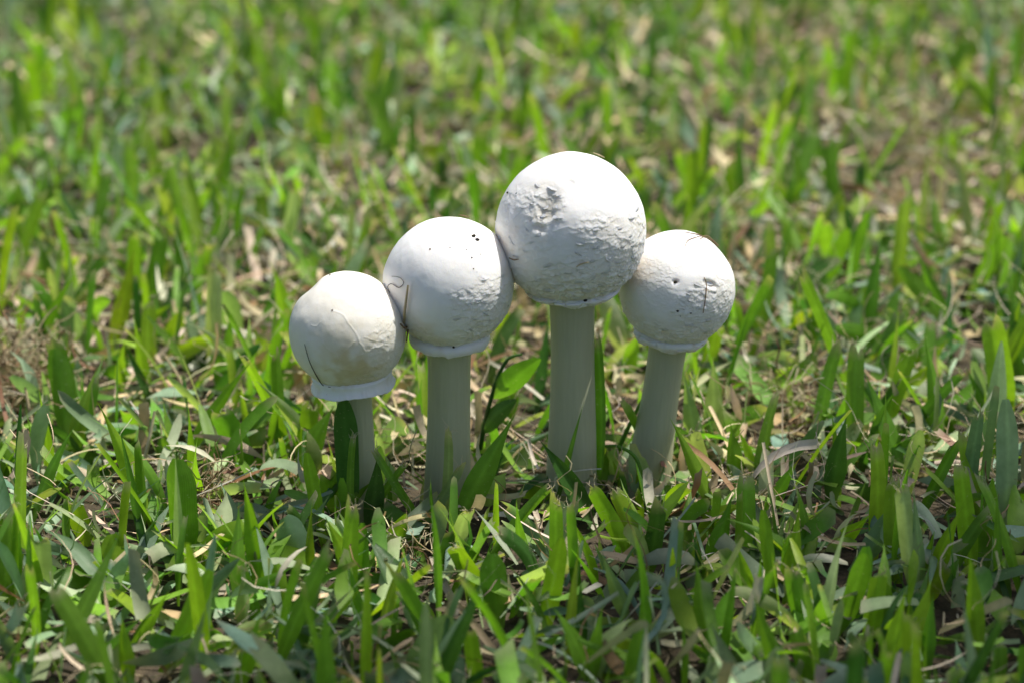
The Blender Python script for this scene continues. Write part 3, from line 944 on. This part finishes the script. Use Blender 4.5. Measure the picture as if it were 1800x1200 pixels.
def pick_tone(n, probs):
    names = list(probs)
    p = np.array([probs[k] for k in names], float); p /= p.sum()
    idx = rng.choice(len(names), n, p=p)
    c = np.array([GREENS[k] for k in names])[idx] * rng.uniform(0.72, 1.25, (n, 1)) * np.stack([rng.uniform(0.85, 1.18, n), np.ones(n), rng.uniform(0.8, 1.3, n)], -1)
    return c, np.array(names)[idx]

HALF_X = lambda y: 0.30 + 0.22 * (y + 0.35)         # half width of the strip in view, with room at the sides
def scatter(dens, y0, y1, extra=0.22):
    pts = []
    ys = np.linspace(y0, y1, 9)
    for a, b in zip(ys[:-1], ys[1:]):
        hx = HALF_X(b) + extra
        n = int(dens * 2 * hx * (b - a))
        pts.append(np.stack([rng.uniform(-hx, hx, n), rng.uniform(a, b, n)], -1))
    return np.concatenate(pts)
def dryness(xy):
    P = np.concatenate([xy, np.zeros((len(xy), 1))], 1)
    return np.clip(0.5 + 0.75 * fbm(P, 5.5, 77, 2), 0, 1)
STALKS = [m.base[:2] for m in MUSH]
def clear_of_stalks(xy, r=0.012):
    ok = np.ones(len(xy), bool)
    for s in STALKS: ok &= np.hypot(*(xy - s).T) > r
    return ok
def below_line(xy, h):
    """limit blade heights in front of the mushrooms so that they stay in view, as on the mown lawn"""
    x, y = xy.T
    near = (x > -0.105) & (x < 0.105) & (y < 0.03) & (y > -0.17)
    lim = 0.023 + np.maximum(0, (-y - 0.01)) * 0.25
    return np.where(near, np.minimum(h, lim), h)

# bare spots of the lawn, where the dry tangles and straws lie open: (centre on the ground, half width, reach toward the front)
BARE = []
for (gx, gy), hw, reach in (((1392, 740), 0.017, 0.060), ((38, 715), 0.016, 0.055), ((362, 912), 0.006, 0.035), ((1250, 300), 0.016, 0.09), ((450, 600), 0.016, 0.05), ((1590, 340), 0.022, 0.09), ((256, 850), 0.006, 0.03)):
    BARE.append((on_ground(gx, gy), hw, reach))
def not_bare(xy):
    ok = np.ones(len(xy), bool)
    for g, hw, reach in BARE:
        ok &= ~((np.abs(xy[:, 0] - g[0]) < hw) & (xy[:, 1] < g[1] + 0.006) & (xy[:, 1] > g[1] - reach))
    return ok
acc = {'grass': [], 'litter': []}
tri_total = [0]
def put(where, V, c):
    acc[where].append((V, c))

# tall blades, kept apart so the largest in view can become objects of their own
def tall_layer(dens, y0, y1, rows, Lr=(0.026, 0.050)):
    xy = scatter(dens, y0, y1)
    xy = xy[clear_of_stalks(xy, 0.014) & not_bare(xy)]
    n = len(xy)
    L = rng.uniform(*Lr, n) * 1.25
    L = below_line(xy, L)
    Wd = (0.0030 + 0.0062 * rng.random(n) ** 1.4) * np.clip(L / 0.03, 0.5, 1)
    az = rng.uniform(0, 2 * math.pi, n)
    el = np.radians(np.clip(rng.normal(78, 13, n), 35, 100))
    curl = rng.gamma(1.3, 0.28, n)
    kindf = rng.choice(4, n, p=[0.5, 0.34, 0.13, 0.03])
    col, names = pick_tone(n, {'mid': 44, 'bright': 24, 'dark': 12, 'yellow': 7, 'pale': 9, 'grey': 8})
    V, c = bulk_blades(n, xy, np.full(n, -0.002), L, Wd, az, el, curl, rng.normal(0, 0.7, n), rng.uniform(0.1, 0.7, n), kindf, col, (kindf == 0) * 0.8, rows)
    return V, c, xy, L, Wd, kindf, names
Vt, ct, xyt, Lt, Wt, kt, nt_ = tall_layer(1900, -0.34, 0.40, 11)
px_, py_, d_ = project(Vt.reshape(-1, 3))
n_ = len(Vt)
px_ = px_.reshape(n_, -1); py_ = py_.reshape(n_, -1); d_ = d_.reshape(n_, -1)
inside = (px_.mean(1) > 10) & (px_.mean(1) < 1790) & (py_.min(1) > 0) & (py_.min(1) < 1150)
size = np.where(inside, Lt * Wt / d_.mean(1) ** 2, 0)
order = np.argsort(-size)
N_OWN = 285 - len(B)
own = order[:N_OWN]
KN = ('cut', 'point', 'round', 'leaf')
for i in own:
    V = Vt[i]
    p0, p1, p2 = V[0, 1], V[5, 1], V[-1, 1]
    r = np.random.default_rng(3000 + int(i))
    lean = math.hypot(*(p2[:2] - p0[:2])) / max(1e-4, p2[2] - p0[2])
    V, c, u = hero_blade([p0, 2 * p1 - 0.5 * (p0 + p2), p2], Wt[i], KN[kt[i]], str(nt_[i]), r.uniform(-0.9, 0.9), r.uniform(0.1, 0.6), 3000 + int(i), twist=r.normal(0, 0.6))
    add_blade(V, c, u, generic_label(str(nt_[i]), KN[kt[i]], Wt[i], lean, p0), frayed=(kt[i] == 0 and -0.13 < p0[1] < 0.12))
rest = np.ones(n_, bool); rest[own] = False
put('grass', Vt[rest], ct[rest])
Vt, ct = tall_layer(1500, 0.40, 1.9, 7)[:2]
put('grass', Vt, ct)

def low_layer(dens, y0, y1, rows):
    xy = scatter(dens, y0, y1)
    xy = xy[clear_of_stalks(xy, 0.010) & (not_bare(xy) | (rng.random(len(xy)) < 0.3))]
    n = len(xy)
    L = rng.uniform(0.014, 0.040, n)
    Wd = 0.0024 + 0.0080 * rng.random(n) ** 1.5
    az = rng.uniform(0, 2 * math.pi, n)
    el = np.radians(np.clip(rng.normal(48, 24, n), 5, 95))
    kindf = rng.choice(4, n, p=[0.42, 0.33, 0.13, 0.12])
    col, _ = pick_tone(n, {'mid': 32, 'bright': 11, 'dark': 14, 'yellow': 3, 'pale': 20, 'grey': 20})
    z0 = rng.uniform(-0.002, 0.006, n)
    V, c = bulk_blades(n, xy, z0, below_line(xy, L), Wd, az, el, rng.gamma(1.5, 0.45, n), rng.normal(0, 0.9, n), rng.uniform(0, 0.6, n), kindf, col, (kindf == 0) * 0.7, rows)
    put('grass', V, c)
low_layer(6500, -0.34, 0.40, 8)
low_layer(3800, 0.40, 1.9, 5)

def clip_layer(dens, y0, y1, rows):
    """cut pieces of blade lying about, green, pale and dry"""
    xy = scatter(dens, y0, y1)
    xy = xy[clear_of_stalks(xy, 0.010)]
    n = len(xy)
    dry = dryness(xy)
    dry = dry * np.where(xy[:, 1] < -0.05, 0.25, np.where(xy[:, 1] > 0.08, 1.4, 1.15))
    L = rng.uniform(0.008, 0.034, n)
    Wd = 0.0012 + 0.0070 * rng.random(n) ** 1.8
    az = rng.uniform(0, 2 * math.pi, n)
    el = rng.normal(0.15, 0.38, n)
    cg, _ = pick_tone(n, {'pale': 38, 'grey': 24, 'mid': 22, 'bright': 6, 'dark': 8})
    cd, _ = pick_tone(n, {'tan': 48, 'straw': 40, 'brown': 14})
    isdry = rng.random(n) < 0.20 + 0.66 * dry
    col = np.where(isdry[:, None], cd, cg)
    Wd = np.where(isdry, Wd * 0.6, Wd)
    z0 = rng.uniform(0.001, 0.016, n)
    kindf = rng.choice(5, n, p=[0.1, 0.2, 0.1, 0.1, 0.5])
    V, c = bulk_blades(n, xy, z0, L, Wd, az, el, rng.normal(0, 0.9, n), rng.normal(0, 0.9, n), rng.uniform(-0.5, 0.6, n), kindf, col, np.full(n, 0.5), rows)
    put('litter', V, c)
clip_layer(12000, -0.34, 0.40, 6)
clip_layer(9500, 0.40, 1.9, 4)

def fibre_layer(dens, y0, y1, rows):
    xy = scatter(dens, y0, y1)
    xy = xy[(xy[:, 1] > -0.03) | (rng.random(len(xy)) < 0.5)]
    n = len(xy)
    L = rng.uniform(0.012, 0.045, n)
    Wd = rng.uniform(0.00018, 0.00055, n)
    col, _ = pick_tone(n, {'tan': 40, 'straw': 45, 'brown': 15})
    V, c = bulk_blades(n, xy, rng.uniform(0.002, 0.020, n), L, Wd, rng.uniform(0, 6.28, n), rng.normal(0.25, 0.5, n), rng.normal(0, 1.6, n), rng.normal(0, 0.6, n),
                       np.zeros(n), np.full(n, 4), col, np.zeros(n), rows)
    # sideways wander
    t = np.linspace(0, 1, rows)[None, :]
    for ax in (0, 1):
        V[..., ax] += (0.004 * np.sin(t * rng.uniform(3, 9, (n, 1)) + rng.uniform(0, 6, (n, 1))))[..., None] * np.minimum(1, L / 0.03)[:, None, None]
    put('litter', V, c)
fibre_layer(6500, -0.34, 0.40, 9)
fibre_layer(3500, 0.40, 1.9, 6)

def outer_layer():
    n = 26000
    r = 0.55 + 13 * rng.random(n) ** 1.7
    a = rng.uniform(0, 2 * math.pi, n)
    xy = np.stack([r * np.cos(a), 0.6 + r * np.sin(a)], -1)
    keep = ~((np.abs(xy[:, 0]) < HALF_X(xy[:, 1]) + 0.2) & (xy[:, 1] > -0.34) & (xy[:, 1] < 1.9))
    keep &= np.hypot(xy[:, 0], xy[:, 1] + 0.94) > 0.45
    xy = xy[keep]; n = len(xy); r = r[keep]
    f = np.clip(r / 2.0, 1, 4)
    L = rng.uniform(0.02, 0.05, n) * np.minimum(f, 1.3)
    Wd = rng.uniform(0.004, 0.008, n) * f
    kindf = rng.choice(4, n, p=[0.5, 0.3, 0.1, 0.1])
    col, _ = pick_tone(n, {'mid': 40, 'bright': 20, 'dark': 12, 'pale': 14, 'tan': 14})
    V, c = bulk_blades(n, xy, np.full(n, -0.002), L, Wd, rng.uniform(0, 6.28, n), np.radians(np.clip(rng.normal(60, 24, n), 8, 95)), rng.gamma(1.5, 0.4, n), rng.normal(0, .8, n), rng.uniform(0, .5, n), kindf, col, (kindf == 0) * 0.6, 4)
    put('grass', V, c)
outer_layer()

def flush(name, where, mat, label, cat):
    Vs, Fs, Cs, As, n0 = [], [], [], [], 0
    for V, c in acc[where]:
        n, rows = V.shape[:2]
        Vs.append(V.reshape(-1, 3).astype(np.float32)); Cs.append(c.reshape(-1, 3).astype(np.float32))
        As.append(np.tile(np.array([-1, 0, 1], np.float32), n * rows))
        Fs.append(bulk_faces(n, rows) + n0); n0 += n * rows * 3
    F = np.concatenate(Fs)
    o = new_mesh(name, np.concatenate(Vs), F, mat, col=np.concatenate(Cs), across=np.concatenate(As))
    tag(o, label, cat, None, 'stuff')
    tri_total[0] += 2 * len(F)
flush('grass', 'grass', M_LEAF, 'short dense mown lawn grass covering the ground', 'grass')
flush('thatch', 'litter', M_DRY, 'dry thatch and pale clippings strewn between the grass blades', 'thatch')

# ------------------------------------------------------------------ straws
def straw(pts_px, w_px, label, ground=True, tone='straw', y=None):
    b = on_ground(*pts_px[0], 0.0) if y is None else on_depth(*pts_px[0], y)
    P = [b] + [on_depth(a, c, b[1] + 0.004 * (i + 1)) for i, (a, c) in enumerate(pts_px[1:])]
    S = m_per_px(b)
    n = len(P)
    V, F = tube(P, [w_px * S * 0.5 * (1 - 0.35 * i / (n - 1)) for i in range(n)], 7, 5)
    col = np.array(GREENS[tone]) * np.random.default_rng(int(w_px * 97 + pts_px[0][0])).uniform(0.85, 1.15, (len(V), 1))
    o = new_mesh('dry_straw', V - b, F, M_DRY, col=col, across=np.zeros(len(V)))
    o.location = b.tolist()
    tag(o, label, 'straw', 'dry straws in the lawn')
straw([(768, 945), (826, 862), (878, 803)], 5, 'thin pale straw slanting across the foot of the speckled mushroom')
straw([(395, 632), (450, 572), (512, 522)], 9, 'long dry straw leaning toward the smallest cap')
straw([(1285, 315), (1243, 252), (1208, 188)], 15, 'thick pale straw leaning beyond the leaning mushroom')
straw([(1322, 380), (1315, 330), (1306, 270)], 7, 'thin pale straw next to the thick pale straw')
straw([(240, 860), (258, 790), (272, 722)], 8, 'upright tan straw among sunlit blades')
straw([(72, 790), (55, 735), (44, 680)], 7, 'thin tan straw poking from the dry clippings heap', tone='tan')
straw([(296, 830), (288, 790), (279, 722)], 4, 'hair-thin white straw beside the upright tan straw')
straw([(345, 735), (318, 670), (290, 625)], 6, 'bent tan straw behind the long pointed blade', tone='tan')
straw([(505, 470), (530, 380), (541, 310)], 9, 'pale upright straw behind the smallest mushroom')
straw([(1100, 690), (1075, 700), (1050, 712)], 12, "tan straw lying between the tallest and the leaning stalk", tone='tan')
straw([(730, 165), (770, 175), (808, 190)], 10, 'brown straw lying far beyond the tallest cap', tone='tan')

# ------------------------------------------------------------------ leafy weed with a bent stem, arching stems
def stem_leaf_weed():
    b = on_ground(838, 830, -0.002)
    y = b[1]
    root = empty('broad_leaf_weed', b)
    tag(root, "weed with a bent stem and an oval leaf between the speckled and tallest mushrooms", 'weed')
    P = [b] + [on_depth(a, c, y) for a, c in ((852, 745), (872, 672), (892, 632), (918, 622))]
    S = m_per_px(b)
    V, F = tube(P, [6 * S * k for k in (0.75, 0.7, 0.6, 0.5, 0.35)], 8, 5)
    new_mesh('stem', V - b, F, M_LEAF, root, col=np.ones((len(V), 1)) * np.array(GREENS['dark']), across=np.zeros(len(V)))
    for k, (p0, p1, p2, w, tone) in enumerate((((868, 700), (905, 660), (950, 630), 44, 'mid'), ((846, 760), (868, 725), (908, 702), 36, 'dark'))):
        c0, c1, c2 = on_depth(*p0, y), on_depth(*p1, y - 0.004), on_depth(*p2, y - 0.006)
        V, c, ac = hero_blade([c0, c1, c2], w * S, 'leaf', tone, 0.3 - 0.9 * k, 0.35, 900 + k)
        new_mesh('leaf', (V - b).reshape(-1, 3), grid_faces(*V.shape[:2]), M_LEAF, root, col=c.reshape(-1, 3), across=ac.reshape(-1))
stem_leaf_weed()
def arching_stem(pts, w_px, label, tone='mid'):
    b = on_ground(*pts[0], -0.002)
    P = [b] + [on_depth(a, c, b[1] + 0.002 * i) for i, (a, c) in enumerate(pts[1:])]
    S = m_per_px(b); n = len(P)
    V, F = tube(P, [w_px * S * 0.5 * (1 - 0.5 * i / (n - 1)) for i in range(n)], 7, 5)
    o = new_mesh('grass_runner', V - b, F, M_LEAF, col=np.ones((len(V), 1)) * np.array(GREENS[tone]), across=np.zeros(len(V)))
    o.location = b.tolist()
    tag(o, label, 'grass stem', 'bare grass stems')
arching_stem([(1121, 915), (1127, 850), (1118, 805), (1090, 785), (1064, 783)], 9, "thin green stem arching in front of the leaning mushroom's stalk")
arching_stem([(872, 830), (905, 790), (950, 768), (1004, 744)], 14, "thick green stem lying against the tallest mushroom's stalk", 'grey')
arching_stem([(1064, 850), (1098, 765), (1130, 700)], 11, "straight green stem rising behind the gap between the taller stalks")

# ------------------------------------------------------------------ tangles of dry fibre
def tangle(px, py, w_px, h_px, n, label, seed, y=None, lift=0.0, tone=('tan', 'straw', 'brown'), long=1.0, depth=0.012):
    r = np.random.default_rng(seed)
    g = on_ground(px, py + h_px * 0.5) if y is None else np.array([0, y, 0])
    c = on_depth(px, py, g[1])
    S = m_per_px(c)
    parts, cols = [], []
    for k in range(n):
        q = c + np.array([r.normal(0, w_px * 0.30) * S, r.normal(0, depth), r.normal(0, h_px * 0.28) * S])
        d = r.normal(size=3); d /= np.linalg.norm(d)
        m = 7
        st = r.uniform(0.0016, 0.0042) * long
        P = [q]
        for i in range(m - 1):
            d = d + r.normal(0, 0.45, 3); d /= np.linalg.norm(d)
            P.append(P[-1] + d * st)
        P = np.array(P); P[:, 2] = np.maximum(P[:, 2], 0.001)
        rad = r.uniform(0.00014, 0.00036)
        V, F = tube(P, [rad] * m, 4, 2)
        parts.append((V, F))
        cols.append(np.ones((len(V), 1)) * np.array(GREENS[tone[int(r.integers(0, len(tone)))]]) * r.uniform(0.7, 1.2))
    V, F = join(parts)
    b = np.array([c[0], c[1], 0.0])
    o = new_mesh('fibre_tangle', V - b, F, M_DRY, col=np.concatenate(cols), across=np.zeros(len(V)))
    o.location = b.tolist()
    tag(o, label, 'fibre tangle', 'tangles of dry fibre')
tangle(1392, 695, 150, 90, 90, 'loose airy tangle of dry roots beside the leaning mushroom', 1, long=1.3)
tangle(1405, 750, 60, 40, 26, 'small curl of pale roots under the loose airy tangle', 9)
tangle(38, 650, 110, 130, 260, 'pale heap of dry clippings in the sunlit grass', 2)
tangle(362, 868, 42, 80, 120, 'dense brown wad of dry roots beside the widest upright blade', 3, tone=('tan', 'brown', 'tan'))
tangle(990, 845, 34, 40, 22, "frayed tuft of pale fibre before the tallest mushroom's foot", 4, long=0.7, depth=0.004)
tangle(735, 965, 90, 50, 46, 'flattened brown tuft in front of the speckled mushroom', 5, tone=('tan', 'brown', 'straw'))
tangle(1350, 905, 70, 60, 30, 'wispy white fibres caught between low blades before the leaning mushroom', 6, tone=('straw', 'straw', 'tan'))
tangle(1590, 255, 120, 170, 220, 'far heap of pinkish dry grass in the sunlit lawn', 7)

# ------------------------------------------------------------------ bits lying on the caps
def on_cap_fibre(mu, pts, r_mm, label, mat, name, cat, lift=0.0003):
    P = [cap_hit(mu, a, c, lift + (e if (e := 0) else 0))[0] for a, c in pts]
    n = len(P)
    V, F = tube(P, [r_mm * 0.001 * (1 - 0.4 * abs(2 * i / (n - 1) - 1)) for i in range(n)], 6, 5)
    b = P[-1]
    o = new_mesh(name, V - b, F, mat, col=np.ones((len(V), 3)) * np.array(GREENS['tan']), across=np.zeros(len(V)))
    o.location = b.tolist()
    tag(o, label, cat, 'debris stuck on the caps')
on_cap_fibre(m1, [(537, 604), (545, 632), (556, 655), (568, 676), (580, 698)], 0.22, 'dark hair-like fibre hanging down the cream cap', M_DARKFIBRE, 'plant_fibre', 'fibre', 0.0006)
on_cap_fibre(m2, [(690, 486), (704, 488), (710, 498), (702, 506), (690, 499), (683, 504), (686, 515)], 0.14, 'dark hooked fibre curled on the speckled cap', M_DARKFIBRE, 'plant_fibre', 'fibre')
on_cap_fibre(m2, [(720, 502), (717, 530), (714, 555), (712, 585)], 0.62, 'short brown straw wedged between the smallest and the speckled cap', M_DRY, 'dry_straw', 'straw', 0.0012)
on_cap_fibre(m1, [(700, 570), (708, 577), (714, 572), (712, 586), (710, 600)], 0.5, 'crumpled brown plant scrap pinched between the two shorter caps', M_FIBRE, 'plant_scrap', 'plant scrap', 0.001)
on_cap_fibre(m3, [(898, 452), (906, 456), (914, 455)], 0.3, 'reddish fibre pinched between the speckled and the tallest cap', M_FIBRE, 'plant_fibre', 'fibre', 0.0008)
on_cap_fibre(m4, [(1204, 434), (1209, 424), (1222, 419), (1238, 414)], 0.22, 'thin root fibre bent over the crown of the leaning cap', M_FIBRE, 'root_fibre', 'fibre')
on_cap_fibre(m4, [(1200, 410), (1212, 412), (1230, 416), (1250, 424), (1262, 433)], 0.26, 'long root fibre along the crown of the leaning cap', M_FIBRE, 'root_fibre', 'fibre', 0.0005)
on_cap_fibre(m4, [(1228, 424), (1240, 418), (1254, 420), (1266, 432)], 0.22, 'crossing root fibre on the crown of the leaning cap', M_FIBRE, 'root_fibre', 'fibre', 0.0009)
on_cap_fibre(m4, [(1237, 488), (1241, 500), (1240, 520), (1235, 550)], 0.25, 'brown fibre stuck beside the hole in the leaning cap', M_FIBRE, 'plant_fibre', 'fibre')
on_cap_fibre(m2, [(806, 378), (815, 380), (824, 384)], 0.25, 'tiny brown fibre on the very top of the speckled cap', M_FIBRE, 'plant_fibre', 'fibre', 0.0009)
on_cap_fibre(m3, [(1044, 266), (1056, 268), (1064, 275)], 0.25, 'tiny pale fibre on the top of the tallest cap', M_DRY, 'plant_fibre', 'fibre', 0.0009)
on_cap_fibre(m3, [(1012, 468), (1022, 463), (1034, 460)], 0.32, 'pale loose sliver lying on the flaky belly of the tallest cap', M_DRY, 'plant_fibre', 'fibre', 0.0006)

def crumb(mu, px, py, r_px, label, seed):
    p, nrm = cap_hit(mu, px, py, 0.0)
    r = np.random.default_rng(seed)
    nu, nv = 9, 7
    th = np.linspace(0, 2 * math.pi, nu, endpoint=False); ph = np.linspace(0.15, math.pi - 0.15, nv)
    PH, TH = np.meshgrid(ph, th, indexing='ij')
    D = np.stack([np.sin(PH) * np.cos(TH), np.sin(PH) * np.sin(TH), np.cos(PH)], -1)
    V = D * (1 + 0.45 * vnoise(D, 1.9, seed))[..., None] * r_px * mu.S * np.array([1, 0.8, 0.8])
    o = new_mesh('soil_crumb', V.reshape(-1, 3), grid_faces(nv, nu, True)[:, ::-1], M_CRUMB, smooth=False)
    o.location = (p + nrm * r_px * mu.S * 0.25).tolist()
    tag(o, label, 'soil crumb', 'soil crumbs on the caps')
crumb(m2, 832, 416, 3.6, 'larger of the paired black soil crumbs high on the speckled cap', 1)
crumb(m2, 838, 422, 3.4, 'lower of the paired black soil crumbs high on the speckled cap', 2)
for i, (x, y, s) in enumerate(((756, 438, 1.6), (791, 436, 1.1), (820, 439, 1.1), (829, 453, 1.5), (832, 473, 1.1), (808, 424, 0.9), (731, 397, 1.2), (845, 447, 1.0))):
    crumb(m2, x, y, s, 'tiny soil speck scattered on the smooth top of the speckled cap', 10 + i)
crumb(m2, 793, 638, 2.4, "soil crumb hanging on the speckled cap's rim", 30)
crumb(m3, 893, 339, 2.4, "soil crumb on the flaky shoulder of the tallest cap", 31)
crumb(m3, 908, 340, 1.3, 'tiny soil speck beside the crumb on the tallest cap', 32)
crumb(m3, 1034, 545, 3.0, "soil crumb under the tallest cap's rim", 33)
crumb(m4, 1187, 496, 3.2, 'soil crumb in a small pit midway on the leaning cap', 34)
crumb(m4, 1191, 547, 2.2, 'soil crumb low on the shaded belly of the leaning cap', 35)
crumb(m4, 1214, 551, 1.4, 'soil crumb next to the flaky patch of the leaning cap', 36)
crumb(m4, 1196, 556, 0.9, 'smallest soil speck on the shaded belly of the leaning cap', 37)
crumb(m1, 580, 484, 1.5, 'tiny soil speck on the crown of the cream cap', 38)
crumb(m1, 584, 546, 1.6, 'tiny soil speck at the head of the long wrinkle on the cream cap', 39)

# ------------------------------------------------------------------ unseen tree, added to cast shade on the near grass
def added_shade_tree():
    b = np.array([2.6, -1.9, 0.0])
    root = empty('added_shade_tree', b)
    tag(root, 'unseen leafy tree added to shade the near grass', 'tree')
    V, F = tube([(0, 0, -0.1), (0.03, 0.02, 0.9), (-0.08, 0.1, 1.9), (-0.1, 0.05, 3.0), (0.05, 0.0, 4.2)], [0.16, 0.12, 0.10, 0.075, 0.03], 14, 6)
    new_mesh('trunk', V, F, M_BARK, root)
    for e in ((-1.5, 0.9, 3.0), (-1.0, 1.6, 3.3), (-1.9, 0.2, 3.1)):
        V, F = tube([(-0.09, 0.07, 2.2), (e[0] * 0.5, e[1] * 0.5, 2.7), e], [0.05, 0.03, 0.01], 8, 5)
        new_mesh('limb', V, F, M_BARK, root)
    r = np.random.default_rng(8)
    P = []
    while len(P) < 3000:
        x, y = r.uniform(-0.7, 1.3), r.uniform(-1.3, 0.45)
        edge = -0.085 + 0.46 * x + 0.025 * math.sin(x * 23)  # crown shaped by where its shade is wanted on the ground
        if y > edge: continue
        if r.random() > 0.93 and y > edge - 0.3: continue
        h = r.uniform(2.4, 3.2)
        P.append((x + SUN[0] / SUN[2] * h, y + SUN[1] / SUN[2] * h, h))
    P = np.array(P) - b
    n = len(P)
    az = r.uniform(0, 6.283, n); el = r.normal(-0.3, 0.4, n)
    L = r.uniform(0.05, 0.085, n)
    V, c = bulk_blades(n, P[:, :2], P[:, 2] , L, L * r.uniform(0.4, 0.6, n), az, el, r.normal(0.2, 0.4, n), r.normal(0, 0.5, n), r.uniform(0, 0.4, n), np.full(n, 3), np.ones((n, 1)) * np.array([0.06, 0.12, 0.03]), np.zeros(n), 6)
    o = new_mesh('crown', V.reshape(-1, 3), bulk_faces(n, 6), M_LEAF, root, col=c.reshape(-1, 3), across=np.zeros(n * 18))
    o['kind'] = 'stuff'
added_shade_tree()

print('stuff triangles', tri_total[0], 'own blades', BLADE_COUNT[0])
